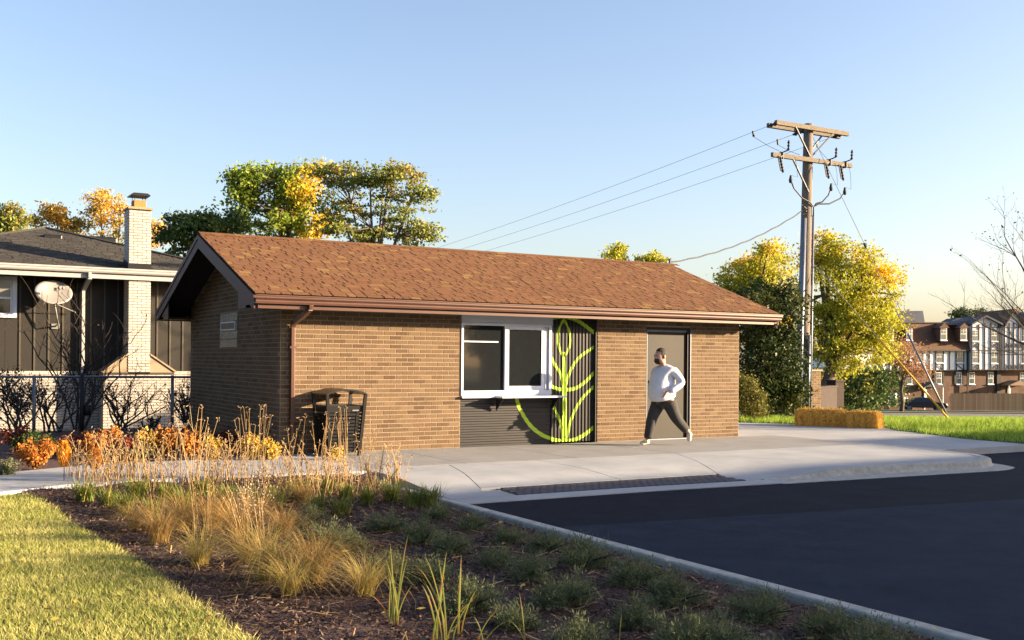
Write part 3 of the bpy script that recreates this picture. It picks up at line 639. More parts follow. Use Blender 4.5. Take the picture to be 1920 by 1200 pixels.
# door in its recess
MB().box(DX0, DX0+.012, .0, .2, .0, DZ).build('jamb', MAT['darkwood'], bld); MB().box(DX1-.055, DX1-.004, .012, .2, 0, DZ).build('jamb', MAT['darkwood'], bld); MB().box(DX0+.012, DX1-.055, .012, .2, DZ-.05, DZ).build('jamb', MAT['darkwood'], bld)
MB().box(DX0+.013, DX0+.045, .03, .09, .0, DZ-.051).build('door_frame', MAT['galv'], bld); MB().box(DX1-.003, DX1+.012, -.012, .01, .0, DZ+.01).build('door_trim', MAT['galv'], bld)
MB().box(DX0+.046, DX1-.056, .03, .09, DZ-.085, DZ-.051).build('door_frame', MAT['galv'], bld)
door = MB().box(DX0+.047, DX1-.057, .05, .09, .02, DZ-.086).build('door', MAT['door'], bld, bevel=.003)
hb = MB(); hb.box(DX0+.10, DX0+.13, .035, .05, .92, 1.1); hb.bar((DX0+.115, .03, 1.0), (DX0+.24, .03, 1.0), .02, .02); hb.build('handle', MAT['galv'], door)
MB().box(DX0, DX1-.05, -.03, .09, -.0, .018).build('threshold', MAT['galv'], bld)
# ================================================================ NEIGHBOURING HOUSE (left)
YH_, YC_, YG = 14.6, 13.91, 13.78
hs = empty('house', (-1.1, YH_, -.7), 'dark sided house with cream brick base, tall brick chimney and charcoal hip roof', 'house')
HX0, HX1 = -5.7, 3.45
lw = MB().box(HX0, HX1, YH_+.012, YH_+.3, -1.2, 1.04).build('brick_base', MAT['wmortar'], hs)
def white_bricks(x0, x1, y, z0, z1, L=.225, c=.075, shape=None, off0=0):
    it = []; r_ = 0; z = z0
    while z+c <= z1+.01:
        u = x0-(L/2 if r_ % 2 else 0)-off0
        while u < x1:
            a, b_ = max(u, x0), min(u+L, x1)
            if b_-a > .03 and (shape is None or shape(a, b_, z)): it.append((Matrix.Translation((a+.006, y-.004, z+.006)), (b_-a-.012, .03, c-.013)))
            u += L
        z += c; r_ += 1
    return it
it = white_bricks(HX0, HX1, YH_, -.9, 1.04)
ch_x0, ch_x1 = .33, .90
chm = MB().box(ch_x0+.01, ch_x1-.01, YC_+.012, YH_+.2, 1.0, 3.6).box(ch_x0+.01, ch_x1-.01, YC_+.012, YC_+.72, 3.6, 5.40).build('chimney', MAT['wmortar'], hs)
cit = white_bricks(ch_x0, ch_x1, YC_, 1.05, 3.62)+white_bricks(ch_x0, ch_x1, YC_, 3.94, 5.40)
z = 1.05; k = 0
while z < 5.4:     # left and right sides of the stack
    for xx, s_ in ((ch_x0, 1), (ch_x1, -1)):
        u = YC_+.02-(.11 if k % 2 else 0)
        while u < YC_+.70:
            a, b_ = max(u, YC_+.022), min(u+.225, YC_+.70); u += .225
            if b_-a > .04 and not (3.6 < z < 3.9): cit.append((Matrix.Translation((xx-.0 if s_ == 1 else xx-.03+.0, a, z+.004)), (.03, b_-a-.009, .066)))
    z += .075; k += 1
boxes(chm, 'brick', cit, MAT['wbrick'], 300)
cb = MB().box(-.28, 1.54, YC_+.012, YH_+.0, -1.2, 1.03).build('chimney_base', MAT['wmortar'], hs)
cbit = white_bricks(-.29, 1.55, YC_, -.9, 1.03)
z = -.9; k = 0
while z < 1.0:
    u = YC_+.02-(.11 if k % 2 else 0)
    while u < YH_-.02:
        a, b_ = max(u, YC_+.022), min(u+.225, YH_-.02); u += .225
        if b_-a > .04: cbit.append((Matrix.Translation((-.29, a, z+.004)), (.03, b_-a-.009, .066)))
    z += .075; k += 1
boxes(cb, 'brick', cbit, MAT['wbrick'], 300)
boxes(lw, 'brick', [q for q in it if not (-.2 < q[0].translation.x < 1.3)], MAT['wbrick'], 300)
for s_ in (0, 1):
    xa, xb = ((-.31, ch_x0) if s_ == 0 else (1.57, ch_x1))
    MB().prism([(xa, YC_+.02, 1.035), (xb, YC_+.02, 1.035), (xb, YC_+.02, 1.50)], (0, .62, 0)).build('sloped_shoulder', MAT['tanstone'], hs)
    MB().prism([(xa, YC_-.02, 1.035), (xb, YC_-.02, 1.50), (xb, YC_-.02, 1.55), (xa-.04*(1 if s_ == 0 else -1), YC_-.02, 1.06)], (0, .68, 0)).build('shoulder_cap', MAT['tanstone'], hs)
MB().box(ch_x0-.03, ch_x1+.03, YC_-.03, YC_+.75, 5.40, 5.46).build('chimney_crown', MAT['tanstone'], chm)
MB().box(.47, .78, YC_+.1, YC_+.5, 5.461, 5.66).build('flue_tile', MAT['clay'], chm, bevel=.01)
b = MB()
for x, y in ((.49, YC_+.12), (.76, YC_+.12), (.49, YC_+.48), (.76, YC_+.48)): b.bar((x, y, 5.66), (x, y, 5.77), .015, .015)
b.build('cap_legs', MAT['black'], chm)
b = MB(); b.prism([(.38, YC_+.0, 5.77), (.87, YC_+.0, 5.77), (.87, YC_+0, 5.80), (.80, YC_+0, 5.84), (.45, YC_+0, 5.84), (.38, YC_+0, 5.80)], (0, .6, 0)); b.build('chimney_cap', MAT['black'], chm)
MB().box(ch_x0-.01, ch_x1+.01, YC_-.012, YC_+.0, 3.75, 3.95).build('flashing', MAT['black'], chm)
MB().prism([(ch_x0-.02, YC_-.01, 3.72), (ch_x0-.02, YC_+.7, 3.98), (ch_x0-.02, YC_+.7, 4.12), (ch_x0-.02, YC_-.01, 3.95)], (.015, 0, 0)).build('flashing', MAT['black'], chm)
# siding boards with battens
back = MB().box(HX0, HX1, YH_+.05, YH_+.3, 1.04, 3.62).build('upper_wall', MAT['siding'], hs)
bi = []; x = HX0+.02; pb = .345
while x < HX1-.1:
    if not (-3.3 < x+pb/2 < -2.35): bi.append((Matrix.Translation((x, YH_+.02, 1.06)), (pb-.006, .03, 2.52)))
    else: bi.append((Matrix.Translation((x, YH_+.02, 1.06)), (pb-.006, .03, 1.38)))
    x += pb
boxes(back, 'siding_board', bi, MAT['siding'], 300)
bt = []; x = HX0+.02
while x < HX1-.1:
    if not (-3.3 < x < -2.30): bt.append((Matrix.Translation((x-.022, YH_-.004, 1.06)), (.044, .024, 2.50)))
    x += pb
boxes(back, 'batten', bt, mk('lighter_batten', (.060, .052, .040), .8, (.042, .036, .028), 8), 300)
MB().box(HX0, HX1, YH_-.02, YH_+.02, 1.04, 1.06).build('ledge_flashing', MAT['wbrick'], hs)
MB().box(HX1-.02, HX1+.0, YH_+.3, YH_+9, -1.2, 3.62).build('side_wall', MAT['siding'], hs)
# window at the left edge
wn = MB(); wx0, wx1, wz0_, wz1_ = -3.25, -2.31, 2.44, 3.51
wn.box(wx0, wx1, YH_-.05, YH_+.05, wz0_, wz0_+.08); wn.box(wx0, wx1, YH_-.05, YH_+.05, wz1_-.08, wz1_); wn.box(wx0, wx0+.1, YH_-.05, YH_+.05, wz0_+.08, wz1_-.08); wn.box(wx1-.1, wx1, YH_-.05, YH_+.05, wz0_+.08, wz1_-.08)
wn = wn.build('window', MAT['white'], hs)
b = MB(); b.box(wx0+.1, wx1-.1, YH_-.02, YH_+.02, 2.92, 2.97); b.box(wx1-.15, wx1-.1, YH_-.02, YH_+.02, 2.52, 2.92); b.box(wx1-.15, wx1-.1, YH_-.02, YH_+.02, 2.97, 3.43); b.box(wx0+.1, wx1-.15, YH_-.02, YH_+.02, 2.52, 2.56); b.build('sash', MAT['white'], wn)
MB().box(wx0+.1, wx1-.15, YH_+.0, YH_+.01, 2.56, 2.92).build('pane', MAT['glass'], wn); MB().box(wx0+.1, wx1-.15, YH_+.0, YH_+.01, 2.97, 3.43).build('pane', MAT['curt'] if 'curt' in MAT else mk('pale_curtain_pane', (.16, .17, .17), .1), wn)
# hip roof
zE = 3.70; ax, ay, az = -1.13, 19.2, 5.3; rx0, rx1 = ax-5.15, ax+5.15; yE = YG+.05
rf = MB(); rf.add([(rx0, yE, zE), (rx1, yE, zE), (ax, ay, az), (ax, ay+9, az), (rx1, ay+9, zE), (rx0, ay+9, zE), (rx0, yE, zE-.12), (rx1, yE, zE-.12), (rx1, ay+9, zE-.12), (rx0, ay+9, zE-.12)],
   [(0, 1, 2), (1, 4, 3, 2), (0, 2, 3, 5), (4, 5, 3), (6, 9, 8, 7), (0, 6, 7, 1), (1, 7, 8, 4), (4, 8, 9, 5), (5, 9, 6, 0)]); rf = rf.build('roof', MAT['dshingle'], hs)
p_ = math.atan2(az-zE, ay-yE); SLH = math.hypot(az-zE, ay-yE); its = []; e_ = .15; k = 0
while k*e_ < SLH:
    d0 = k*e_; f_ = (d0+e_*.5)/SLH; xa = rx0+(ax-rx0)*f_; xb = rx1+(ax-rx1)*f_; u = xa+rnd.uniform(-.2, 0)
    while u < xb:
        l = rnd.choice([.2, .3, .36]); a, b_ = max(u, xa), min(u+l, xb); u += l
        if b_-a < .04 or (ch_x0-.08 < (a+b_)/2 < ch_x1+.08 and .05 < d0 < .75): continue
        its.append((Matrix.Translation((a+.004, yE+d0*math.cos(p_)-.01, zE+d0*math.sin(p_)+.012)) @ Matrix.Rotation(p_-.04, 4, 'X'), (round(b_-a-.018, 2), e_*1.3, .010+rnd.choice([0, .006]))))
    k += 1
boxes(rf, 'shingle', its, MAT['dshingle'], 300)
b = MB(); b.tube([(ax, ay, az+.03), (rx1, yE, zE+.03)], .05, 5); b.tube([(ax, ay, az+.03), (rx0, yE, zE+.03)], .05, 5); b.build('hip_cap', MAT['dshingle'], rf)
b = MB(); q = PLN(98, 437, 1, 17.9); b.box(q[0]-.25, q[0]+.25, 17.7, 18.2, 4.85, 4.99); b.build('roof_vent', MAT['black'], rf, bevel=.03)
q = Z_(188, 446, 34.5); b = MB(); b.box(q[0]-.5, q[0]+.5, q[1]-.3, q[1]+.4, q[2]-.5, q[2]+.02, M=None); b.build('roof_vent', MAT['black'], rf, bevel=.06)
MB().box(rx0, rx1, yE, YH_+.3, zE-.16, zE-.121).build('eave_soffit', MAT['cream'], hs)
MB().box(rx0, rx1, yE-.006, yE+.03, 3.50, zE-.01).build('fascia', MAT['cream'], hs)
b = MB(); pr = [(0, 0), (0, -.13), (.09, -.13), (.12, -.09), (.12, -.05), (.14, -.03), (.14, .01), (.125, .01), (.12, -.02), (.02, -.02)]
b.prism([(rx0, yE-.008-p, 3.77+q) for p, q in pr], (rx1-rx0, 0, 0)); b.build('gutter', MAT['cream'], hs)
b = MB(); xd = PLN(156, 600, 1, YH_-.1)[0]
pp = [(xd+.05, yE-.07, 3.64), (xd+.05, yE-.07, 3.5), (xd, YH_-.10, 3.22), (xd, YH_-.10, 1.16), (xd, YH_-.16, 1.0), (xd, YH_-.16, -.6)]
for p, q in zip(pp, pp[1:]): b.bar(p, q, .10, .075)
b.build('downspout', MAT['cream'], hs)
# satellite dish
dc = Vector(PLN(101, 548, 1, 14.05)); ds = empty('satellite_dish', PLN(104, 612, 1, YH_-.02), 'pale grey oval satellite dish mounted on the dark house wall', 'satellite dish')
nrm = (Vector(CAM)-dc).normalized()+Vector((.30, 0, .42)); nrm.normalize(); rt_ = Vector((0, 0, 1)).cross(nrm).normalized(); up_ = nrm.cross(rt_)
up_ = up_; b = MB(); V = [tuple(dc-nrm*.07)]; F = []; nr_, ns = 6, 32
for i in range(1, nr_+1):
    for j in range(ns):
        a = 2*PI*j/ns; r_ = i/nr_; V.append(tuple(dc+rt_*(.47*r_*math.cos(a))+up_*(.33*r_*math.sin(a))-nrm*.07*(1-r_*r_)))
for j in range(ns): F.append((0, 1+j, 1+(j+1) % ns))
for i in range(nr_-1):
    for j in range(ns): F.append((1+i*ns+j, 1+(i+1)*ns+j, 1+(i+1)*ns+(j+1) % ns, 1+i*ns+(j+1) % ns))
b.add(V, F); o = b.build('reflector', MAT['dish'], ds, True); so_ = o.modifiers.new('thickness', 'SOLIDIFY'); so_.thickness = .012; so_.offset = 0
foot = Vector(ds.location); el = foot+Vector((.03, -.30, .05)); b = MB(); b.tube([foot, foot+Vector((0, -.12, .02)), el, dc-nrm*.09], .022, 8); b.build('mast', MAT['dish'], ds, True)
b = MB(); b.box(foot.x-.1, foot.x+.1, foot.y-.02, foot.y+.012, foot.z-.07, foot.z+.07); b.build('mounting_plate', MAT['dish'], ds)
ln = dc-up_*.33; hd = dc+nrm*.42-up_*.06; b = MB(); b.tube([ln, ln+nrm*.2-up_*.04, hd-up_*.03], .014, 6); b.build('feed_arm', MAT['dish'], ds)
b = MB(); b.tube([hd-nrm*.0, hd+nrm*.06], .045, 10); b.tube([hd+rt_*.09, hd+rt_*.09+nrm*.05], .035, 10); b.build('receiver', MAT['dish'], ds, True)
b = MB(); b.tube([dc-up_*.28-nrm*.06, foot+Vector((.48, -.1, .38))], .012, 6); b.build('brace', MAT['dish'], ds)
c0 = dc+up_*.12-nrm*.05; b = MB(); b.tube([c0+rt_*.07+nrm*.004, c0+rt_*.07+nrm*.006], .035, 12); b.bar(c0+rt_*.03-up_*.05+nrm*.006, c0+rt_*.14-up_*.05+nrm*.006, .012, .012); b.build('dish_logo', MAT['black'], ds)
# chain-link fence
fen = empty('chain_link_fence', (-2, 6.3, -.1), 'grey chain-link fence with round posts in front of the cream brick house', 'fence')
FA, FB = np.array([-9.0, 6.6]), np.array([.9, 6.15])
def fz(x): return .0
def fpt(t, z): p = FA+(FB-FA)*t; return (p[0], p[1], z)
MB().tube([fpt(0, 1.08), fpt(1, 1.05)], .024, 8).build('top_rail', MAT['galv'], fen, True)
MB().tube([fpt(0, .06), fpt(1, .04)], .008, 6).build('tension_wire', MAT['galv'], fen)
for px in (64, 321): 
    q = PLN(px, 750, 1, 6.3); t = (q[0]-FA[0])/(FB[0]-FA[0]); MB().tube([fpt(t, -.25), fpt(t, 1.09)], .032, 10).build('post', MAT['galv'], fen, True)
q = PLN(154, 740, 1, 6.3); t = (q[0]-FA[0])/(FB[0]-FA[0])
for t_ in (.05, .3, .42): MB().tube([fpt(t_, -.25), fpt(t_, 1.09)], .032, 10).build('post', MAT['galv'], fen, True)
b = MB(); Lf = float(np.linalg.norm(FB-FA)); cell = .06; n_ = int(Lf/cell)
for s_ in (1, -1):
    i = -18
    while i < n_+18:
        a0, a1 = i*cell, (i+18*s_ if s_ == 1 else i-18)*cell; z0_, z1_ = .04, 1.06
        ta, tb = a0/Lf, a1/Lf
        def cl(ta, tb, za, zb):
            if ta > tb: ta, tb, za, zb = tb, ta, zb, za
            lo, hi = max(0, ta), min(1, tb)
            if hi <= lo: return None
            return lo, hi, za+(zb-za)*(lo-ta)/(tb-ta), za+(zb-za)*(hi-ta)/(tb-ta)
        c_ = cl(ta, tb, z0_, z1_)
        if c_: b.tube([fpt(c_[0], c_[2]), fpt(c_[1], c_[3])], .0022, 3, cap=False)
        i += 1
o = b.build('wire_mesh', MAT['galv'], fen); o['kind'] = 'stuff'
# fence post before the house, its shade put into the black colour
q = PLN(154, 740, 1, 6.1); dp = MB().tube([(q[0], 6.1, -.4), (q[0], 6.1, 1.12)], [.045, .04], 10)
dp.tube([(q[0]+.1, 6.1, .32), (q[0]+.1, 6.1, .52)], .07, 8); o = dp.build('shade_dark_post', MAT['cable'], None, True); tag(o, 'short fence post coloured dark for shade, with a black box, below the house downspout', 'post')

# ================================================================ UTILITY POLE
PB = Z_(1503, 775, 29); PT = Z_(1516, 238, 29); PB[2] = -.3; PT = np.array([PB[0]+.02, PB[1]+.0, 8.02]); q = Z_(1516, 243, 29); PT[0] = q[0]; PT[1] = q[1]
up_e = empty('utility_pole', (PB[0], PB[1], -.13), 'tall weathered wooden utility pole with two crossarms behind the straw bales', 'utility pole')
def pp_(z): t = (z-PB[2])/(PT[2]-PB[2]); return Vector((PB[0]+(PT[0]-PB[0])*t, PB[1]+(PT[1]-PB[1])*t, z))
MB().tube([pp_(z) for z in np.linspace(-.3, 8.02, 9)], [.185-.058*i/8 for i in range(9)], 16).build('pole', MAT['weathered'], up_e, True)
def arm(z, dy, a, b_, name='crossarm'):
    c = pp_(z)+Vector((0, dy, 0)); bb = MB(); bb.bar(c+Vector((-a, 0, 0)), c+Vector((b_, 0, 0)), .095, .12); return c, bb.build(name, MAT['armwood'], up_e, bevel=.006)
cA, _ = arm(7.86, .17, 1.35, 1.40); cB, _ = arm(7.86, -.20, 1.42, 1.33); cC, _ = arm(6.99, -.19, 1.52, 1.50)
for c, dy, x_, zl in ((cB, -.03, -.72, .78), (cB, -.03, .72, .78), (cC, -.03, -.78, .92), (cA, .0, .7, .78)):
    MB().bar(c+Vector((x_, dy, -.05)), pp_(c.z-zl)+Vector((.0, -.1 if c is not cA else .1, 0)), .045, .03).build('brace', MAT['dgalv'], up_e)
def insul(p, d, n=4, r_=.055, L=.3, par=up_e):
    p = Vector(p); d = Vector(d).normalized(); pts = []; rs = []
    for i in range(n*3+1): pts.append(p+d*(L*i/(n*3))); rs.append(r_ if i % 3 == 1 else r_*.5)
    MB().tube(pts, rs, 10).build('insulator', MAT['porcelain'], par, True)
farq = [Z_(300+25*i, 560+4*i, 100) for i in range(3)]
starts = [Z_(1440, 249, 28.9), Z_(1498, 258, 29.4), Z_(1556, 262, 29.6)]
arms_x = [cB+Vector((-1.40, 0, -.03)), cA+Vector((-.05, .07, -.03)), cB+Vector((1.05, .0, -.05))]
wires = []
def sagline(a, b_, sag, n=28): a = Vector(tuple(a)); b_ = Vector(tuple(b_)); return [a+(b_-a)*t-Vector((0, 0, sag*4*t*(1-t))) for t in [i/n for i in range(n+1)]]
FPOLE = Z_(470, 545, 88)
fp = empty('utility_pole', (FPOLE[0], FPOLE[1], terr(FPOLE[0], FPOLE[1])-.2), 'distant wooden utility pole behind the trees where the overhead wires end', 'utility pole')
MB().tube([(FPOLE[0], FPOLE[1], -3), (FPOLE[0], FPOLE[1], 7.0)], [.18, .13], 10).build('pole', MAT['weathered'], fp, True)
MB().bar((FPOLE[0]-1.4, FPOLE[1], 6.7), (FPOLE[0]+1.4, FPOLE[1], 6.7), .1, .12).build('crossarm', MAT['armwood'], fp)
for i, (ax_, sg) in enumerate(zip(arms_x, (.9, .9, .9))):
    e = Vector((FPOLE[0]+(-1.3, -.2, 1.3)[i], FPOLE[1], 6.75)); d = (e-ax_).normalized()
    insul(ax_, d, 2, .06, .30)
    o = MB().tube(sagline(ax_+d*.30, e, sg), .0055, 4, cap=False).build('overhead_wire', MAT['wire']); tag(o, ['thin overhead wire from the left end of the top crossarm, highest of three', 'thin overhead wire from the middle of the pole top, between two others', 'thin overhead wire from the right end of the crossarm, lowest of three'][i], 'wire', 'overhead wires')
    drop = ax_+d*.95; MB().tube([drop, drop+Vector((.03, .0, -.16))], .03, 6).build('clamp', MAT['cable'], up_e)
    t_ = cC+Vector(((-1.16, -.5, .55)[i], 0, .1)); MB().tube([drop+Vector((0, 0, -.15)), drop*.5+t_*.5+Vector((.05, 0, -.12)), t_], .006, 4).build('jumper_wire', MAT['wire'], up_e)
for x_ in (-1.18, .62, 1.24):
    p = cC+Vector((x_, -.06, 0)); b = MB(); b.box(p.x-.012, p.x+.012, p.y-.02, p.y+.14, p.z-.09, p.z+.10); b.bar(p+Vector((0, -.02, .09)), p+Vector((.10, -.1, .14)), .03, .03); b.build('bracket', MAT['cable'], up_e)
    insul(p+Vector((.10, -.1, .14)), (0.05, 0, 1), 3, .045, .26)
for x_ in (-1.34, .38, .95):
    p = cC+Vector((x_, -.12, -.07)); b = MB(); b.bar(p+Vector((.12, 0, .06)), p, .03, .03); b.build('bracket', MAT['cable'], up_e); insul(p, (.28, 0, -1), 5, .05, .42)
    b = MB(); b.bar(p+Vector((-.06, 0, -.03)), p+Vector((.03, 0, -.36)), .025, .025); b.build('fuse_tube', MAT['porcelain'], up_e)
for (x_, z_) in ((-.93, -.64), (.60, -.72), (1.14, -.78)):
    p = cC+Vector((x_, -.1, z_)); MB().tube([p+Vector((0, 0, .13)), p, p-Vector((0, 0, .08))], [.02, .05, .035], 8).build('cable_terminal', MAT['porcelain'], up_e, True)
    j = pp_(5.72)+Vector((.1, -.16, 0)); MB().tube([p, p+(j-p)*.15+Vector((0, 0, -.12)), p+(j-p)*.5+Vector((0, 0, -.12)), p+(j-p)*.85+Vector((0, 0, .02)), j, j-Vector((0.01, 0, .25))], .02, 6).build('riser_cable', MAT['cable'], up_e, True)
    MB().tube([p+Vector((.02, 0, .13)), p+Vector((.25, 0, .1)), cC+Vector((x_+.28, -.05, -.25)), cC+Vector((x_+.2, -.05, 0))], .006, 4).build('jumper_wire', MAT['wire'], up_e)
MB().tube([pp_(5.5)+Vector((.14, -.12, 0)), pp_(2)+Vector((.16, -.14, 0)), pp_(-.1)+Vector((.17, -.15, 0))], .03, 8).build('conduit', MAT['galv'], up_e, True)
MB().tube([pp_(5.4)+Vector((-.19, -.10, 0)), pp_(2)+Vector((-.22, -.12, 0)), pp_(-.1)+Vector((-.23, -.14, 0))], .07, 10).build('conduit', MAT['galv'], up_e, True)
MB().tube([pp_(2.2)+Vector((-.02, -.22, 0)), pp_(-.1)+Vector((-.02, -.24, 0))], .05, 10).build('conduit', MAT['galv'], up_e, True)
sv = pp_(5.6)+Vector((-.25, -.1, 0))
for k in range(5): MB().tube([sv+Vector((.18, 0, rnd.uniform(-.1, .1))), sv+Vector((rnd.uniform(-.1, .1), rnd.uniform(-.1, .1), rnd.uniform(-.14, .2)))], .012, 5).build('connector', MAT['cable'], up_e)
E_ = PLN(1256, 492, 1, 3.3); pts_ = sagline(sv, E_, .22, 40); b = MB(); b.tube([p+Vector((0, .008*math.cos(i*1.3), .008*math.sin(i*1.3))) for i, p in enumerate(pts_)], .016, 6); o = b.build('service_cable', MAT['cable'], None, True); tag(o, 'thick black twisted service cable sagging from the pole to the brown roof', 'cable')
MB().tube([(E_[0], E_[1], 3.2), (E_[0], E_[1], E_[2]+.08)], .03, 8).build('service_mast', MAT['galv'], bld, True)
AN = Vector(Z_(1783, 798, 27.6)); AN.z = terr(AN.x, AN.y)-.05
for k, (zt, ma, f0, f1, lab, gl) in enumerate([(7.7, 'galv', .018, .30, 'steep steel guy wire with a grey lower guard anchored in the grass', .026), (4.3, 'guard', .02, .50, 'lower guy wire with a bright yellow guard anchored in the grass', .026)]):
    a = AN+Vector((.0, -.05*k, 0)); t_ = pp_(zt)+Vector((.1, -.05, 0)); g = empty('guy_wire', a, lab, 'guy wire', 'guy wires of the pole')
    MB().tube([a, t_], .008, 5).build('wire', MAT['wire'], g)
    d = t_-a; MB().tube([a+d*f0*.3, a+d*f1], gl, 8).build('guard_tube', MAT[ma], g, True)
    if k == 0: MB().tube([a+d*.60, a+d*.615], .035, 8).build('strain_insulator', MAT['cable'], g)

# ================================================================ STRAW BALES
def bale(loc, rz, L, lab):
    e = empty('straw_bale', loc, lab, 'straw bale', 'straw bales on the plaza edge'); e.rotation_euler.z = rz
    W_, H_ = .46, .35; r = np.random.default_rng(int(L*1000))
    bm = bmesh.new(); bmesh.ops.create_cube(bm, size=1); 
    for v in bm.verts: v.co = Vector((v.co.x*(L-.05), v.co.y*(W_-.05), (v.co.z+.5)*(H_-.03)))
    bmesh.ops.bevel(bm, geom=bm.edges[:], offset=.10, segments=4, affect='EDGES'); me = bpy.data.meshes.new('core'); bm.to_mesh(me); bm.free()
    o = bpy.data.objects.new('core', me); C.objects.link(o); o.parent = e; me.materials.append(MAT['strawcore'])
    n = 14000; f = r.integers(0, 5, n); u = r.uniform(-.5, .5, n); v = r.uniform(-.5, .5, n)
    P_ = np.zeros((n, 3)); N_ = np.zeros((n, 3))
    for q, (ax0, s_) in enumerate([(1, -1), (1, 1), (2, 1), (0, 1), (0, -1)]):
        m_ = f == q
        if ax0 == 1: P_[m_] = np.stack([u[m_]*L, np.full(m_.sum(), s_*W_/2), (v[m_]+.5)*H_], 1); N_[m_, 1] = s_
        elif ax0 == 2: P_[m_] = np.stack([u[m_]*L, v[m_]*W_, np.full(m_.sum(), H_)], 1); N_[m_, 2] = 1
        else: P_[m_] = np.stack([np.full(m_.sum(), s_*L/2), u[m_]*W_, (v[m_]+.5)*H_], 1); N_[m_, 0] = s_
    # flakes: the outline bulges in and out in slices
    bul = .022*np.sin(P_[:, 0]*2*PI/.13)+.014*np.sin(P_[:, 0]*23+P_[:, 2]*9); P_ += N_*(bul[:, None]-.012); ez = np.clip((P_[:, 2]-(H_-.09))/.09, 0, 1); P_[:, 1] *= 1-.16*ez**2; ex2 = np.clip((np.abs(P_[:, 0])-(L/2-.09))/.09, 0, 1); P_[:, 2] *= 1-.20*ex2**2; P_[:, 1] *= 1-.14*ex2**2
    rd = r.normal(0, 1, (n, 3)); rd[:, 2] += np.where(np.abs(N_[:, 1]) > 0, -.8, 0); rd -= N_*(rd*N_).sum(1)[:, None]*.65; rd += N_*.55; rd /= np.linalg.norm(rd, axis=1)[:, None]
    ln_ = r.uniform(.03, .10, n)[:, None]; sd = np.cross(rd, N_+.01); sd /= np.linalg.norm(sd, axis=1)[:, None]
    V = np.stack([P_-sd*.003, P_+sd*.003, P_+rd*ln_+sd*.0025, P_+rd*ln_-sd*.0025], 1).reshape(-1, 3); V[:, 2] = np.maximum(V[:, 2], .002)
    o = bpy.data.objects.new('loose_straw', npmesh('loose_straw', V, np.arange(4*n).reshape(-1, 4))); o.data.materials.append(MAT['straw']); C.objects.link(o); o.parent = e; o['kind'] = 'stuff'
    for y_ in (-.1, .12):
        b = MB(); b.tube([(-L/2-.01, y_, .02), (-L/2-.01, y_, H_), (-L/2+.03, y_, H_+.008), (L/2-.03, y_, H_+.008), (L/2+.01, y_, H_-.02), (L/2+.01, y_, .02)], .004, 4); o = b.build('twine', MAT['galv'], None); o.parent = e; o.matrix_parent_inverse = Matrix()
A = G(1499, 797); B = G(1592, 801); Cc = G(1650, 803)
a1 = math.atan2(B[1]-A[1], B[0]-A[0])
bale(((A[0]+B[0])/2+.12, (A[1]+B[1])/2+.16, 0), a1+.16, float(np.linalg.norm(B-A))*.98, 'golden straw bale at the left, its ragged end turned to the brick building')
a2 = math.atan2(Cc[1]-B[1], Cc[0]-B[0]); bale(((Cc[0]+B[0])/2+.10, (Cc[1]+B[1])/2+.10, -.03), a2-.10, float(np.linalg.norm(B-Cc))*1.05, 'golden straw bale at the right, its end touching the bright green grass')

bp0 = np.array([(A[0]+Cc[0])/2, (A[1]+Cc[1])/2])
rr = np.random.default_rng(12); n = 420; dd_ = (Cc-A)[:2]/np.linalg.norm((Cc-A)[:2]); pr_ = np.array([dd_[1], -dd_[0]]); t_ = rr.uniform(-1.3, 1.3, n); s_ = -.12-np.abs(rr.normal(0, .16, n)); Q = bp0+t_[:, None]*dd_-s_[:, None]*pr_*(-1 if (pr_@(CAM[:2]-bp0)) < 0 else 1)
a = rr.uniform(0, 2*PI, n); l = rr.uniform(.02, .06, n); ux_ = np.stack([np.cos(a), np.sin(a), 0*a], 1)*l[:, None]; uy_ = np.stack([-np.sin(a), np.cos(a), 0*a], 1)*.0025; c_ = np.stack([Q[:, 0], Q[:, 1], np.full(n, .004)], 1)
o = link('loose_straw', npmesh('loose_straw', np.stack([c_-ux_-uy_, c_+ux_-uy_, c_+ux_+uy_, c_-ux_+uy_], 1).reshape(-1, 3), np.arange(4*n).reshape(-1, 4)), MAT['straw']); o['kind'] = 'stuff'
# ================================================================ LITTER BIN
bn = empty('litter_bin', (.78, -.42, 0), 'black metal slatted litter bin with arched hood beside the brown downspout', 'litter bin'); bn_loc = Vector((.78, -.42, 0))
Ht, wb, wt, Zb, Zt2 = .90, .235, .305, .06, .73
def bw(z): return wb+(wt-wb)*(z-Zb)/(.97-Zb)
def bp_(x, y, z): return (bn_loc.x+x, bn_loc.y+y, z)
for sx in (-1, 1):
    for sy in (-1, 1):
        MB().bar(bp_(sx*bw(.02), sy*bw(.02), .0), bp_(sx*bw(.93), sy*bw(.93), .93), .045, .02 if False else .045).build('corner_post', MAT['black'], bn)
for d in range(4):
    M_ = Matrix.Translation(bn_loc) @ Matrix.Rotation(d*PI/2, 4, 'Z')
    for k in range(12):
        z = .08+k*.052; h = .037 if k < 11 else .10; w0, w1 = bw(z)-.03, bw(z+h)-.03
        V = [(-w0, -bw(z)+.005, z), (w0, -bw(z)+.005, z), (w1, -bw(z+h)+.005, z+h), (-w1, -bw(z+h)+.005, z+h)]; V2 = [(x, y+.008, zz) for x, y, zz in V]
        b = MB(); b.add([tuple(M_ @ Vector(v)) for v in V+V2], [(0, 1, 2, 3), (7, 6, 5, 4), (0, 4, 5, 1), (1, 5, 6, 2), (2, 6, 7, 3), (3, 7, 4, 0)]); b.build('slat' if k < 11 else 'rim_plate', MAT['black'], bn)
    for xx in (-.13, .19):
        b = MB(); V = [M_ @ Vector((xx*(bw(z)/wt), -bw(z)+.012, z)) for z in (.08, .66)]; b.bar(V[0], V[1], .03, .012); b.build('upright', MAT['black'], bn)
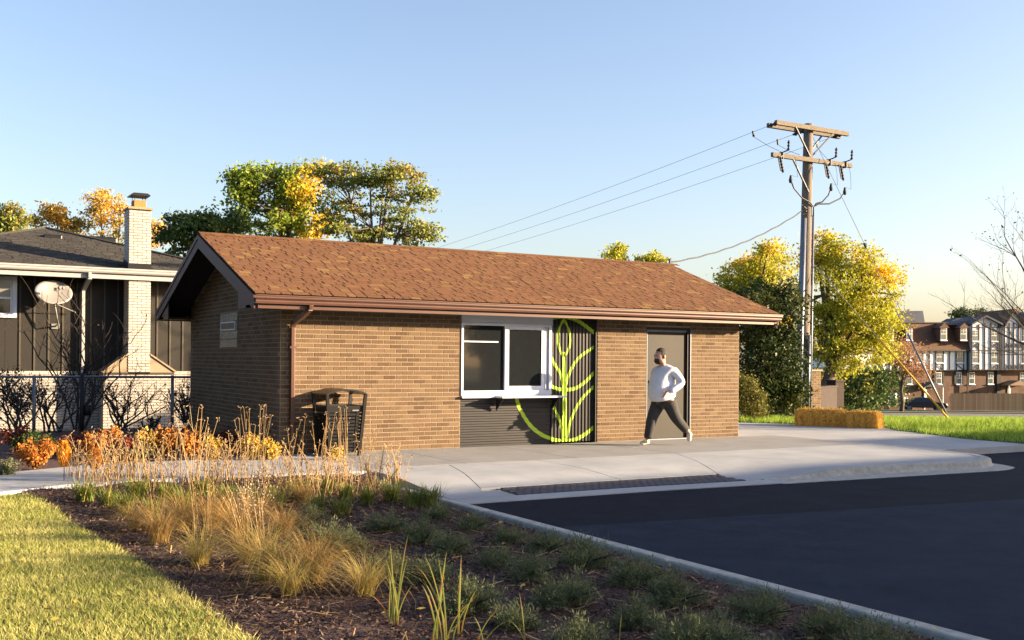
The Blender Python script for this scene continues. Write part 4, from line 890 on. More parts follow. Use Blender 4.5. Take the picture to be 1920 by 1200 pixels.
MB().box(bn_loc.x-.2, bn_loc.x+.2, bn_loc.y-.2, bn_loc.y+.2, .05, .62).build('liner', MAT['darkwood'], bn)
b = MB(); V = []; n_ = 12; w_ = bw(.93)+.02
for i in range(n_+1):
    t = -1+2*i/n_; z = .93+.07*(1-t*t)
    V += [(bn_loc.x+t*w_, bn_loc.y-w_-.01, z), (bn_loc.x+t*w_, bn_loc.y+w_+.01, z), (bn_loc.x+t*w_, bn_loc.y+w_+.01, z-.022), (bn_loc.x+t*w_, bn_loc.y-w_-.01, z-.022)]
F = [(4*i+j, 4*i+(j+1) % 4, 4*i+4+(j+1) % 4, 4*i+4+j) for i in range(n_) for j in range(4)]+[(0, 1, 2, 3), (4*n_+3, 4*n_+2, 4*n_+1, 4*n_)]
b.add(V, F); b.build('hood', MAT['black'], bn)
b = MB(); b.box(bn_loc.x+.10, bn_loc.x+.20, bn_loc.y-bw(.68)-.004, bn_loc.y-bw(.68)+.006, .672, .69); b.build('name_plate', MAT['dish'], bn)
# ================================================================ PERSON
def skin(name, joints, edges, m, parent, sub=2, smooth=True):
    me = bpy.data.meshes.new(name); me.from_pydata([j[0] for j in joints], edges, []); me.update()
    o = bpy.data.objects.new(name, me); C.objects.link(o); me.materials.append(m)
    s_ = o.modifiers.new('skin', 'SKIN'); s_.use_smooth_shade = True; s_.branch_smoothing = .5
    for i, j in enumerate(joints):
        r_ = j[1] if isinstance(j[1], tuple) else (j[1], j[1]); me.skin_vertices[0].data[i].radius = r_
    me.skin_vertices[0].data[0].use_root = True
    u = o.modifiers.new('sub', 'SUBSURF'); u.levels = u.render_levels = sub
    o.parent = parent; o.matrix_parent_inverse = parent.matrix_basis.inverted(); return o
px_, py_ = 6.42, -1.12
pe = empty('person', (px_, py_, 0), 'person with short dark hair and beard in pale sweatshirt walking past the grey door', 'person')
def q(x, z, y=0): return (px_+x, py_+y, z)
skinm = mk('skin', (.46, .27, .19), .6); shirtm = mk('pale_blue_sweatshirt', (.62, .64, .70), .9, (.56, .58, .64), 8, bump=.4, bscale=25); trm = mk('charcoal_trousers', (.028, .027, .028), .9, (.04, .038, .038), 8, bump=.3, bscale=20)
hairm = mk('dark_hair', (.025, .015, .010), .8, bump=.6, bscale=60); shoem = mk('off_white_trainers', (.58, .54, .47), .7); stripem = MAT['black']
# body: pelvis root, spine, head, arms, legs, fingers in one surface
J = [(q(0, .86), .12), (q(-.02, 1.05), .14), (q(-.01, 1.24), .13), (q(-.035, 1.37), .055), (q(-.055, 1.44), .06), (q(-.075, 1.53), .085), (q(-.075, 1.61), .07)]
E_ = [(0, 1), (1, 2), (2, 3), (3, 4), (4, 5), (5, 6)]
def addc(start, pts):
    p = start
    for co, r_ in pts: J.append((co, r_)); E_.append((p, len(J)-1)); p = len(J)-1
    return p
hl = addc(2, [(q(.03, 1.31, -.19), .06), (q(.17, 1.07, -.26), .045), (q(-.06, .95, -.27), .034), (q(-.13, .92, -.26), .026), (q(-.18, .895, -.26), .032)])
for k, (dx, dy, l) in enumerate([(-.0, -.028, .8), (-.0, -.01, 1), (0, .01, 1), (0, .028, .85)]):
    addc(hl, [(q(-.20, .88-.004*k, -.26+dy), .010), (q(-.20-.035*l, .86-.004*k, -.26+dy), .009), (q(-.20-.05*l, .835, -.255+dy), .008)])
addc(hl-1, [(q(-.15, .935, -.245), .012), (q(-.185, .945, -.235), .010), (q(-.21, .93, -.235), .009)])
hr = addc(2, [(q(-.0, 1.31, .19), .06), (q(.10, 1.07, .24), .045), (q(.09, .86, .25), .034), (q(.085, .80, .25), .026), (q(.08, .76, .25), .032)])
for k, dy in enumerate((-.026, -.009, .009, .026)): addc(hr, [(q(.075, .72, .25+dy), .010), (q(.07, .695, .25+dy), .009), (q(.06, .675, .25+dy), .008)])
addc(hr-1, [(q(.05, .775, .24), .012), (q(.035, .75, .24), .010), (q(.03, .73, .24), .009)])
addc(0, [(q(-.05, .80, .10), .09), (q(-.21, .46, .10), .06), (q(-.27, .10, .10), .042), (q(-.33, .045, .10), .04), (q(-.42, .04, .10), .035)])
addc(0, [(q(.04, .80, -.10), .09), (q(.17, .47, -.10), .06), (q(.44, .25, -.10), .042), (q(.485, .18, -.10), .04), (q(.47, .08, -.10), .035)])
skin('body', J, E_, skinm, pe, 1)
skin('sweatshirt', [(q(-.03, .76), (.22, .24)), (q(-.05, .86), (.235, .265)), (q(-.07, .98), (.245, .285)), (q(-.03, 1.15), (.23, .26)), (q(.0, 1.31), (.17, .19)), (q(-.04, 1.40), (.095, .09)),
   (q(.04, 1.30, -.20), .085), (q(.18, 1.08, -.27), .075), (q(-.03, .965, -.28), .058), (q(-.10, .935, -.27), .05), (q(.0, 1.30, .20), .085), (q(.11, 1.08, .24), .075), (q(.10, .92, .25), .058), (q(.09, .85, .25), .05)],
   [(0, 1), (1, 2), (2, 3), (3, 4), (4, 5), (4, 6), (6, 7), (7, 8), (8, 9), (4, 10), (10, 11), (11, 12), (12, 13)], shirtm, pe)
skin('trousers', [(q(.0, .86), (.16, .17)), (q(-.06, .72, .09), .135), (q(-.19, .47, .10), .100), (q(-.26, .16, .10), .082), (q(-.27, .11, .10), .082), (q(.05, .72, -.09), .135), (q(.17, .48, -.10), .100), (q(.37, .29, -.10), .082), (q(.42, .26, -.10), .082)],
   [(0, 1), (1, 2), (2, 3), (3, 4), (0, 5), (5, 6), (6, 7), (7, 8)], trm, pe)
def shoe(h, t_, y):
    a = Vector(q(h[0], h[1], y)); b_ = Vector(q(t_[0], t_[1], y)); d = (b_-a); J_ = [(tuple(a-d*.18), (.045, .04)), (tuple(a+d*.15+Vector((0, 0, .015))), (.055, .05)), (tuple(a+d*.55), (.05, .042)), (tuple(b_), (.045, .032))]
    o = skin('shoe', J_, [(0, 1), (1, 2), (2, 3)], shoem, pe); return a, b_
a, b_ = shoe((-.27, .06), (-.44, .045), .10); MB().box(a.x-.12, a.x-.09, a.y-.056, a.y-.05, .05, .11).box(a.x-.08, a.x-.05, a.y-.056, a.y-.05, .05, .11).build('shoe_stripe', stripem, pe)
shoe((.48, .20), (.465, .055), -.10)
hb = MB()
def ell(name, c, r_, m, seg=16, cut=None):
    bm = bmesh.new(); bmesh.ops.create_uvsphere(bm, u_segments=seg, v_segments=12, radius=1)
    for v in bm.verts: v.co = Vector((v.co.x*r_[0]+c[0], v.co.y*r_[1]+c[1], v.co.z*r_[2]+c[2]))
    if cut: bmesh.ops.delete(bm, geom=[v for v in bm.verts if cut(v.co)], context='VERTS')
    me = bpy.data.meshes.new(name); bm.to_mesh(me); bm.free(); me.polygons.foreach_set('use_smooth', [True]*len(me.polygons)); return link(name, me, m, pe)
hc = q(-.085, 1.545)
ell('face', (hc[0]-.012, hc[1], hc[2]-.02), (.108, .086, .125), skinm)
ell('hair', (hc[0]+.012, hc[1], hc[2]+.012), (.120, .097, .128), hairm, cut=lambda v: v.x < hc[0]-.045 and v.z < hc[2]+.055 or v.z < hc[2]-.06)
ell('beard', (hc[0]-.045, hc[1], hc[2]-.085), (.082, .075, .068), hairm, cut=lambda v: v.z > hc[2]-.045)
ell('nose', (hc[0]-.125, hc[1], hc[2]-.02), (.018, .014, .022), skinm, 8)
for s_ in (-1, 1):
    ell('ear', (hc[0]+.012, hc[1]+s_*.094, hc[2]-.02), (.024, .014, .034), skinm, 8); ell('eye', (hc[0]-.106, hc[1]+s_*.036, hc[2]+.005), (.012, .012, .010), hairm, 8)

# ================================================================ FAR TIMBERED BUILDING (built square to its own street)
TZ = 125.0; m_ = TZ/FPX
tb = empty('timbered_apartment_building', Z_(1790, 771, TZ), 'far brick and half-timbered apartment building with brown mansard roof and dormers', 'apartment building')
def T3(px, py, d=0.0): # d metres towards the viewer's street
    rr_ = ray(px, py); nn = -FW*math.cos(R(15))+RT*math.sin(R(15)); p = CAM+rr_*(TZ*(ray(1790, 681)@nn)/(rr_@nn)); return Vector(p)-Vector(FW)*d
def trect(b, x0, x1, y0, y1, d0, d1, mi=0):
    V = [T3(x, y, d) for d in (d0, d1) for y in (y0, y1) for x in (x0, x1)]; b.add([tuple(v) for v in V], [(0, 2, 3, 1), (4, 5, 7, 6), (0, 1, 5, 4), (2, 6, 7, 3), (0, 4, 6, 2), (1, 3, 7, 5)], mi); return b
brickf = mk('far_red_brown_brick', (.055, .030, .022), .9, (.11, .062, .042), .7, detail=10, ramp=(.35, .6)); tim = mk('dark_timber', (.028, .022, .019), .8); stucco = mk('white_stucco', (.66, .68, .72), .85, (.76, .78, .82), .5)
mans = mk('brown_mansard_shingle', (.085, .046, .030), .95, (.12, .066, .042), 1.5, detail=10, stretch=(1, 1, 5)); slate = mk('slate_grey_roof', (.04, .045, .06), .9, (.06, .065, .08), 2); fglass = mk('far_window_glass', (.05, .07, .08), .08, (.12, .16, .17), .4, spec=.8)
ffr = mk('white_window_frame', (.70, .70, .68), .5)
X0, X1 = 1580, 2010
trect(MB(), X0, X1, 694, 775, -12, 0).build('brick_storey', brickf, tb)
trect(MB(), X0, 1815, 656, 694, -12, .25).build('stucco_storey', stucco, tb)
for a, b_, top in ((1815, 1869, 608), (1875, 1912, 612), (1918, 2000, 612)): trect(MB(), a, b_, top, 694, -12, .9).build('stucco_bay', stucco, tb)
trect(MB(), 1868, 1876, 606, 770, -6, .2).build('downpipe_recess', tim, tb); trect(MB(), 1911, 1919, 612, 694, -6, .2).build('recess', tim, tb)
b = MB(); V = [T3(X0, 605, -1.2), T3(1812, 605, -1.2), T3(1818, 657, .7), T3(X0, 657, .7)]; b.add([tuple(v) for v in V]+[tuple(v-Vector(FW)*-10) for v in V], [(0, 1, 2, 3), (0, 4, 5, 1), (1, 5, 6, 2), (4, 7, 6, 5)]); b.build('mansard_roof', mans, tb)
trect(MB(), X0, 1815, 603.5, 605.5, -11, -1.0).build('roof_edge', tim, tb); trect(MB(), X0, 1818, 656, 658.5, -1, .8).build('eave_board', tim, tb)
def gable(x0, x1, xp, yb, yt, d, dep=9, name='gable', wm=stucco, rm=slate, over=2):
    b = MB(); V = [T3(x0, yb, d), T3(x1, yb, d), T3(xp, yt, d)]; b.prism([tuple(v) for v in V], tuple(Vector(FW)*dep)); b.build(name+'_wall', wm, tb)
    b = MB(); 
    for (xa, xb) in ((x0-over, xp), (x1+over, xp)):
        A, B_ = T3(xa, yb+1.5, d+.5), T3(xb, yt-1, d+.5); bb = Vector((0, 0, .22)); bk = Vector(FW)*(dep+.5)
        b.add([tuple(v) for v in (A, B_, B_+bk, A+bk, A+bb, B_+bb, B_+bk+bb, A+bk+bb)], [(0, 1, 2, 3), (7, 6, 5, 4), (0, 4, 5, 1), (1, 5, 6, 2), (2, 6, 7, 3), (3, 7, 4, 0)])
    b.build(name+'_roof', rm, tb)
gable(1815, 1869, 1840, 609, 596, .9, 11); gable(1877, 1911, 1893, 612, 584, .9, 10, rm=mans); gable(1918, 2004, 1960, 612, 586, .9, 10)
# slate roof behind with brick gable end
b = MB(); a0, a1, a2, a3 = T3(1701, 605, -6), T3(1716, 577, -9), T3(1786, 576, -9), T3(1772, 606, -6); b.add([tuple(v) for v in (a0, a1, a2, a3)], [(0, 1, 2, 3)]); e0 = T3(1800, 606, -12); b.add([tuple(v) for v in (a3, a2, e0)], [(0, 1, 2)], 1); b.add([tuple(v) for v in (a1, a2, e0, T3(1701, 606, -14))], [(0, 1, 2, 3)])
b.build('rear_roof', [slate, brickf], tb)
b = MB(); b.add([tuple(v) for v in (T3(1770, 609, 0), T3(1822, 594, -4), T3(1845, 596, -1), T3(1815, 610, 0))], [(0, 1, 2, 3)]); b.build('link_roof', slate, tb)
def window(x0, x1, y0, y1, d, rows=2):
    fr_ = trect(MB(), x0, x1, y0, y1, d, d+.06); o = fr_.build('window', ffr, tb); ym = (y0+y1)/2; t_ = .9
    p = trect(MB(), x0+t_, x1-t_, y0+t_, ym-.5, d+.061, d+.075); p.build('pane', fglass, o); p = trect(MB(), x0+t_, x1-t_, ym+.5, y1-t_, d+.061, d+.075); p.build('pane', fglass, o)
    b = MB(); trect(b, (x0+x1)/2-.25, (x0+x1)/2+.25, y0+t_, ym-.5, d+.076, d+.09); trect(b, x0+t_, x1-t_, (y0+ym)/2-.2, (y0+ym)/2+.2, d+.076, d+.09); b.build('muntin', ffr, o)
    trect(MB(), x0-1, x1+1, y1, y1+1.6, d, d+.2).build('sill', stucco, o)
for x0 in (1693, 1757, 1794, 1658):
    x1 = x0+11
    trect(MB(), x0-2, x1+2, 613, 640, -1.0, 1.0).build('dormer_body', mans, tb); window(x0, x1, 615, 638, 1.0)
    b = MB(); V = [T3(x0-4, 615, 1.3), T3(x1+4, 615, 1.3), T3((x0+x1)/2, 606, 1.3)]; b.prism([tuple(v) for v in V], tuple(Vector(FW)*2.6)); b.build('dormer_roof', mans, tb)
for x0 in (1754, 1792, 1716, 1678, 1640): window(x0, x0+12, 658.5, 680, .26)
for x0 in (1755, 1793, 1817, 1852, 1700, 1912): window(x0, x0+10, 698, 720, .02)
for x0 in (1817, 1852, 1906): window(x0+(2 if x0 == 1906 else 0), x0+11+(2 if x0 == 1906 else 0), 658, 681, .91); window(x0+(2 if x0 == 1906 else 0), x0+11+(2 if x0 == 1906 else 0), 619, 640, .91)
for x0 in (1751, 1766.5, 1789, 1804.5, 1696, 1711.5): trect(MB(), x0, x0+3, 698, 720, .02, .1).build('shutter', tim, tb)
tm = MB()
def tv(x, y0, y1, d): trect(tm, x-.75, x+.75, y0, y1, d, d+.12)
def th_(x0, x1, y, d): trect(tm, x0, x1, y-.7, y+.7, d, d+.1)
def tx(x0, y0, x1, y1, d): tm.bar(T3(x0, y0, d+.08), T3(x1, y1, d+.08), .07, .07, up=tuple(FW))
for x in (1640, 1653, 1666, 1678, 1690, 1703, 1716, 1729, 1741, 1753, 1767, 1779, 1791, 1805, 1813): tv(x, 657, 694, .25)
th_(X0, 1815, 694, .27); 
for x in (1716, 1754, 1792): tx(x, 683, x+12, 693, .25); th_(x, x+12, 682, .26)
for x in (1816, 1829, 1840, 1851, 1865, 1868): tv(x, 606 if x > 1830 else 609, 694, .9)
for y in (614, 657, 693): th_(1815, 1869, y, .92)
for x in (1877, 1886, 1894, 1903, 1911): tv(x, 606, 694, .9)
for y in (614, 657, 693): th_(1877, 1911, y, .92); th_(1918, 2000, y, .92)
for x in (1919, 1932, 1945, 1960): tv(x, 610, 694, .9)
for x0, x1 in ((1817, 1828), (1852, 1864), (1878, 1886), (1886, 1894), (1894, 1903), (1904, 1911), (1919, 1931)):
    for y0 in (683, 643): tx(x0, y0, x1, y0+10, .9); tx(x0, y0+10, x1, y0, .9)
tm.build('timber_frame', tim, tb)
for x in (1811, 1880-70+.5): pass
trect(MB(), 1810.5, 1812.5, 657, 768, .3, .5).build('downpipe', tim, tb)
def porch(xc, y, w_, name='porch'):
    p = MB(); V = [T3(xc-w_, y+9, 2.2), T3(xc+w_, y+9, 2.2), T3(xc, y, 2.2)]; p.prism([tuple(v) for v in V], tuple(Vector(FW)*2.2)); o = p.build('porch_canopy', slate if xc < 1800 else mk('tan_canopy', (.20, .14, .09), .9), tb)
    b = MB()
    for xx in (xc-w_+2, xc+w_-2): trect(b, xx-.6, xx+.6, y+9, 768, 1.9, 2.1)
    b.build('porch_posts', ffr, o); b = MB(); trect(b, xc-6, xc-1, y+14, 764, .02, .1); b.build('door', ffr, tb)
porch(1738, 716, 19); porch(1895, 713, 20)
trect(MB(), 1690, 1702, 744, 756, .02, .12).build('garage_window', ffr, tb)
bl = tb
o = MB().tube([T3(1660, 757, 2.5), T3(1660, 755, 2.5)+Vector((0, 0, 1.2))], .42, 12).build('water_tank', mk('white_tank', (.55, .58, .60), .5), None, True); tag(o, 'whitish round tank beside the brick wall left of the dark car', 'tank')
# wooden fence far behind the street
wf = empty('wooden_fence', Z_(1850, 772, 105), 'pale wooden board fence in front of the half-timbered building', 'fence')
woodm = varied('fence_boards', [(.22, .16, .105), (.27, .20, .13), (.19, .14, .09), (.30, .225, .15)], .9, .2, 3, 0, 50, spec=.1)
fi = []; x = 1782.0
while x < 1990:
    p = Z_(x, 772.5, 105); it_ = (Matrix.Translation(p) @ Matrix.Rotation(-HEAD, 4, 'Z'), (.135, .03, 1.86+rnd.uniform(-.03, .03))); fi.append(it_); x += .15/105*FPX
boxes(wf, 'board', fi, woodm, 300)
b = MB(); b.bar(Z_(1782, 745, 105.1), Z_(1990, 746, 105.1), .05, .09); b.bar(Z_(1782, 767, 105.1), Z_(1990, 768, 105.1), .05, .09); b.build('rail', woodm, wf)
# dark parked car
ce = empty('parked_car', Z_(1730, 765, 112), 'dark blue parked saloon car in front of the brick building doorway', 'car'); cp = Vector(ce.location); cp.z = terr(cp.x, cp.y)+.02; ce.location = cp
carp = mk('dark_blue_car_paint', (.012, .016, .028), .25, spec=.6); 
prof = [(-2.35, .35), (-2.38, .62), (-2.25, .86), (-1.55, .94), (-1.0, 1.34), (-.2, 1.44), (.55, 1.38), (1.15, .98), (2.05, .86), (2.35, .66), (2.36, .34)]
Rm = Matrix.Translation(cp) @ Matrix.Rotation(-HEAD-.25, 4, 'Z')
def lf(y, k): return [tuple(Rm @ Vector((x, y*(1 if z < .95 else 1-.24*(z-.95)/.5), z))) for x, z in prof]
b = MB(); L0 = lf(-.88, 0); L1 = lf(.88, 0); n_ = len(prof); b.add(L0+L1, [tuple(range(n_-1, -1, -1)), tuple(range(n_, 2*n_))]+[(i, (i+1) % n_, (i+1) % n_+n_, i+n_) for i in range(n_)]); b.build('car_body', carp, ce, bevel=.05)
for pts_ in ([(-1.35, .99), (-.95, 1.29), (-.25, 1.37), (-.25, .99)], [(-.17, .99), (-.17, 1.37), (.5, 1.32), (1.0, .99)]):
    V = [tuple(Rm @ Vector((x, -.885*(1-.24*(z-.95)/.5)-.004, z))) for x, z in pts_]; MB().prism(V, tuple(Rm.to_3x3() @ Vector((0, .02, 0)))).build('side_window', MAT['glass'], ce)
for xx in (-1.45, 1.45):
    for yy in (-.86, .70): 
        o = MB().tube([Rm @ Vector((xx, yy-.03, .33)), Rm @ Vector((xx, yy+.18, .33))], .33, 18).build('wheel', MAT['cable'], ce, True); MB().tube([Rm @ Vector((xx, yy-.045, .33)), Rm @ Vector((xx, yy-.03, .33))], .2, 12).build('rim', MAT['galv'], o)
b = MB(); b.bar(Rm @ Vector((2.2, -.86, .72)), Rm @ Vector((2.36, -.6, .68)), .1, .14); b.build('headlight', ffr, ce)
# brick pier and low garden wall behind the pole
gwm = mk('shade_dark_brick', (.020, .012, .009), .9, (.034, .021, .015), 9, detail=6); pm = MAT['mortar']  # near-black brick: the garden wall's shade is put into its colour
gwall = empty('brick_gate_pier', Z_(1515, 778, 31.5), 'tall square brown brick pier directly behind the utility pole', 'brick pier'); gp = Vector(gwall.location); gp.z = terr(gp.x, gp.y)-.2; gwall.location = gp
hP = 1.62
MB().box(gp.x-.17, gp.x+.26, gp.y-.25, gp.y+1.3, gp.z, gp.z+hP).build('core', MAT['mortar'], gwall)
it = []
for r__ in range(int(hP/.07)):
    z = gp.z+r__*.07+.005
    u = gp.x-.17-(.1 if r__ % 2 else 0)
    while u < gp.x+.26:
        a, b_ = max(u, gp.x-.175), min(u+.21, gp.x+.265); u += .21
        if b_-a > .03: it.append((Matrix.Translation((a+.005, gp.y-.256, z)), (b_-a-.01, .02, .06)))
    u = gp.y-.25-(.1 if r__ % 2 else 0)
    while u < gp.y+1.3:
        a, b_ = max(u, gp.y-.25), min(u+.21, gp.y+1.3); u += .21
        if b_-a > .03: it.append((Matrix.Translation((gp.x-.176, a+.005, z)), (.02, b_-a-.01, .06)))
boxes(gwall, 'brick', it, gwm if False else MAT['brick'], 300); MB().box(gp.x-.21, gp.x+.30, gp.y-.29, gp.y+1.34, gp.z+hP, gp.z+hP+.05).build('cap', MAT['tanstone'], gwall)
lwq = [Z_(1524, 778, 33), Z_(1566, 776, 36)]; e = empty('garden_wall', lwq[0], 'low brown brick garden wall ending in a small pier behind the bales', 'wall'); A = Vector(lwq[0]); B_ = Vector(lwq[1]); A.z = B_.z = -.6
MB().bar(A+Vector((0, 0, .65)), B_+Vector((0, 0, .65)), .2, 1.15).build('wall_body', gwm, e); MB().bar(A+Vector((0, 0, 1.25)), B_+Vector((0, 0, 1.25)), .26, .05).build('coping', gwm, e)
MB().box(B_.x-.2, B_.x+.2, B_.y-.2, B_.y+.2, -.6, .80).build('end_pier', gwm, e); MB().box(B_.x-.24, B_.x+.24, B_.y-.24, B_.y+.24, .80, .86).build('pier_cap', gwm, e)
# the buildings behind the camera's right, whose roofs cast the long foreground shade
def bigbox(name, x0, x1, y0, y1, h, lab):
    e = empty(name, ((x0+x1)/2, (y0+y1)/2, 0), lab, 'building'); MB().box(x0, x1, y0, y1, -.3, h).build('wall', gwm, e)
    MB().box(x0-.15, x1+.15, y0-.15, y1+.15, h, h+.2).build('parapet', MAT['tanstone'], e)
    b = MB(); b2 = MB()
    for k in range(int((y1-y0)/3.2)):
        for z in (1.0, 4.2):
            yy = y0+1+k*3.2; b.box(x0-.05, x0-.01, yy, yy+1.4, z, z+1.5); MB().box(x0-.05, x0-.011, yy, yy+1.4, z, z+1.5).build('window', MAT['glass'], e)
    for k in range(int((x1-x0)/3.2)):
        for z in (1.0, 4.2): xx = x0+1+k*3.2; MB().box(xx, xx+1.4, y1+.01, y1+.05, z, z+1.5).build('window', MAT['glass'], e)
SH = 8.0/math.tan(SUN_EL); sx, sy = -math.sin(SAZ)*SH, -math.cos(SAZ)*SH
bx0, by1 = -1.75-sx, -4.75-sy
bigbox('office_building', bx0, 10-sx-.01, by1-22, by1, 7.8, 'brown brick two-storey building with flat roof, out of frame behind the lot')
bigbox('office_building', 10-sx, 10-sx+16, by1-20, by1+3.1, 7.8, 'taller rear wing of the brown brick building, out of frame behind the lot')
# ================================================================ TREES
def leafquads(P, size, r, up=.0, asp=.6):
    n = len(P); s = size*r.uniform(.4, 1.55, n)[:, None]; a = r.normal(0, 1, (n, 3)); a /= np.linalg.norm(a, axis=1)[:, None]; c = r.normal(0, 1, (n, 3)); c[:, 2] += up; b_ = np.cross(a, c); b_ /= np.linalg.norm(b_, axis=1)[:, None]
    V = np.stack([P-a*s*.5, P+b_*s*asp*.5, P+a*s*.5, P-b_*s*asp*.5], 1).reshape(-1, 3); return V
def tree(name, base_, blobs, n, size, m, lab, seed, trunk=.2, th=None, cl=.35, group=None, fl=0.8, bark=None, shell=.55, ncl=None, flatz=1.0, lean=(0, 0)):
    """blobs: list of (centre, radii, weight). Clumps of leaves sit on limb ends spread through the blobs."""
    r = np.random.default_rng(seed); e = empty(name, base_, lab, 'tree' if 'tree' in name else 'shrub', group); W_ = np.array([b_[2] for b_ in blobs], float); W_ /= W_.sum()
    ncl = ncl or max(30, n//70); idx = r.choice(len(blobs), ncl, p=W_); cen = []
    for i in idx:
        c, rad, _ = blobs[i]; d = r.normal(0, 1, 3); d /= np.linalg.norm(d); rr = r.uniform(shell, 1)**.6; cen.append(np.array(c)+d*np.array(rad)*rr*(1+r.normal(0, .06)))
    cen = np.array(cen); csz = r.uniform(.45, 1.5, ncl)*cl; k = r.choice(ncl, n, p=csz**1.5/np.sum(csz**1.5)); off = r.normal(0, 1, (n, 3))*csz[k][:, None]*np.array([.55, .55, .38*flatz]); P = cen[k]+off
    o = link('crown', npmesh('crown', leafquads(P, size, r), np.arange(4*n).reshape(-1, 4)), m, e); o['kind'] = 'stuff'; del o['kind']
    b = MB(); bb = np.array(base_, float); top = cen.mean(0)+np.array([0, 0, (cen[:, 2].max()-cen[:, 2].mean())*.45]); fork = bb+(top-bb)*.35 if th is None else np.array([bb[0]+(top[0]-bb[0])*.5, bb[1]+(top[1]-bb[1])*.5, bb[2]+th])
    b.tube([bb, bb+(fork-bb)*.5+r.normal(0, .05, 3), fork], [trunk, trunk*.8, trunk*.65], 9)
    nodes_ = []
    for j in range(7):
        a = cen[r.integers(ncl)]*.75+top*.25; mid = fork*.5+a*.5+np.array([0, 0, np.linalg.norm(a-fork)*.12]); b.tube([fork, mid, a], [trunk*.5, trunk*.3, trunk*.12], 6, cap=False); nodes_ += [mid, a, fork*.3+a*.7]
    nodes_ = np.array(nodes_)
    for j in range(min(ncl, 90)):
        c = cen[j]; d = np.linalg.norm(nodes_-c, axis=1); s0 = nodes_[d.argmin()]; mid = (s0+c)/2+r.normal(0, .08, 3)*d.min()+np.array([0, 0, -.05*d.min()]); b.tube([s0, mid, c], [trunk*.14, trunk*.09, trunk*.035], 4, cap=False)
    b.build('trunk', bark or MAT['bark'], e, True); return e
def B(px, py, Z, rx, ry, rz, wt=1): return (Z_(px, py, Z), (rx*Z/FPX, ry, rz*Z/FPX), wt)
def gb_(px, Z, dz=0): p = Z_(px, 700, Z); p[2] = terr(p[0], p[1])-.15+dz; return p
lm = {}
lm['maple'] = varied('maple_leaves', [(.16, .24, .03), (.20, .28, .035), (.28, .33, .04), (.12, .18, .025)], .6, 0, bump=0, transl=.35, mixcols=[(.66, .48, .035), (.58, .46, .04), (.66, .42, .04), (.48, .45, .05)], mscale=.45, mramp=(.44, .56), grad=(.0863, -.0504, -.05, .785+.45-.03), spec=.25)
lm['locust'] = varied('locust_leaves', [(.13, .18, .04), (.19, .24, .05), (.27, .27, .06), (.10, .14, .035)], .6, 0, bump=0, transl=.3, mixcols=[(.26, .25, .05), (.32, .22, .07), (.20, .25, .045)], mscale=.7, mramp=(.5, .62), spec=.25)
lm['dgreen'] = varied('deep_green_leaves', [(.045, .085, .02), (.07, .12, .024), (.03, .06, .016), (.11, .16, .03)], .6, 0, bump=0, transl=.25, mixcols=[(.38, .32, .04), (.12, .17, .03)], mscale=.5, mramp=(.6, .7), spec=.3)
lm['amber'] = varied('amber_leaves', [(.75, .45, .06), (.65, .32, .06), (.50, .40, .08), (.80, .55, .10)], .6, 0, bump=0, transl=.35, mixcols=[(.20, .20, .05), (.28, .24, .06)], mscale=.5, mramp=(.5, .65), spec=.2)
lm['yg'] = varied('yellow_green_leaves', [(.36, .37, .034), (.45, .44, .04), (.26, .29, .028), (.55, .48, .045)], .6, 0, bump=0, transl=.4, mixcols=[(.85, .55, .03), (.75, .52, .03), (.85, .46, .04)], mscale=.4, mramp=(.50, .66), grad=(.017, -.010, .05, -.55), spec=.25)
lm['ivy'] = varied('ivy_leaves', [(.016, .028, .009), (.026, .045, .012), (.05, .07, .016), (.012, .022, .008)], .45, 0, bump=0, transl=.25, mixcols=[(.12, .115, .025), (.07, .10, .024)], mscale=.8, mramp=(.52, .66), spec=.15)
lm['pink'] = varied('russet_pink_leaves', [(.34, .16, .09), (.42, .22, .12), (.28, .15, .07), (.36, .26, .12)], .7, 0, bump=0, transl=.3, spec=.2)
tg = 'trees along the skyline'
tree('maple_tree', gb_(530, 52), [B(455, 345, 51, 24, .8, 35, .8), B(500, 350, 52, 55, 1.4, 42, 2.2), B(560, 350, 52, 42, 1.3, 45, 2), B(500, 410, 52, 80, 1.8, 42, 2.6), B(580, 415, 52, 38, 1.3, 45, 1.6), B(590, 312, 52, 16, .6, 12, .3), B(440, 335, 51, 16, .5, 14, .25)], 15000, .17, lm['maple'], 'green and golden maple tree standing left of the dark flat-topped tree', 11, .28, cl=.42, ncl=230)
tree('locust_tree', gb_(700, 48), [B(660, 330, 48, 70, 1.6, 26, 2), B(740, 335, 48, 55, 1.5, 24, 1.4), B(640, 390, 48, 55, 1.7, 40, 1.8), B(730, 385, 48, 72, 1.7, 30, 2), B(790, 362, 48, 34, 1.0, 12, .5), B(760, 435, 48, 62, 1.6, 26, 1.6), B(660, 445, 48, 60, 1.5, 26, 1.4), B(800, 440, 48, 22, .8, 14, .4)], 15000, .14, lm['locust'], 'dark olive wide tree with feathery layers and reddish tips behind the brown roof', 12, .26, cl=.42, flatz=.5, ncl=230, shell=.3)
tree('green_tree', gb_(370, 50), [B(360, 425, 50, 45, 1.6, 30, 2), B(400, 430, 50, 30, 1.4, 32, 1.4), B(330, 450, 50, 35, 1.4, 26, 1.2), B(365, 470, 50, 60, 1.5, 26, 1), B(436, 425, 50, 22, 1, 28, .8)], 9000, .17, lm['dgreen'], 'deep green tree rising between the cream chimney and the brown gable peak', 13, .25, cl=.4)
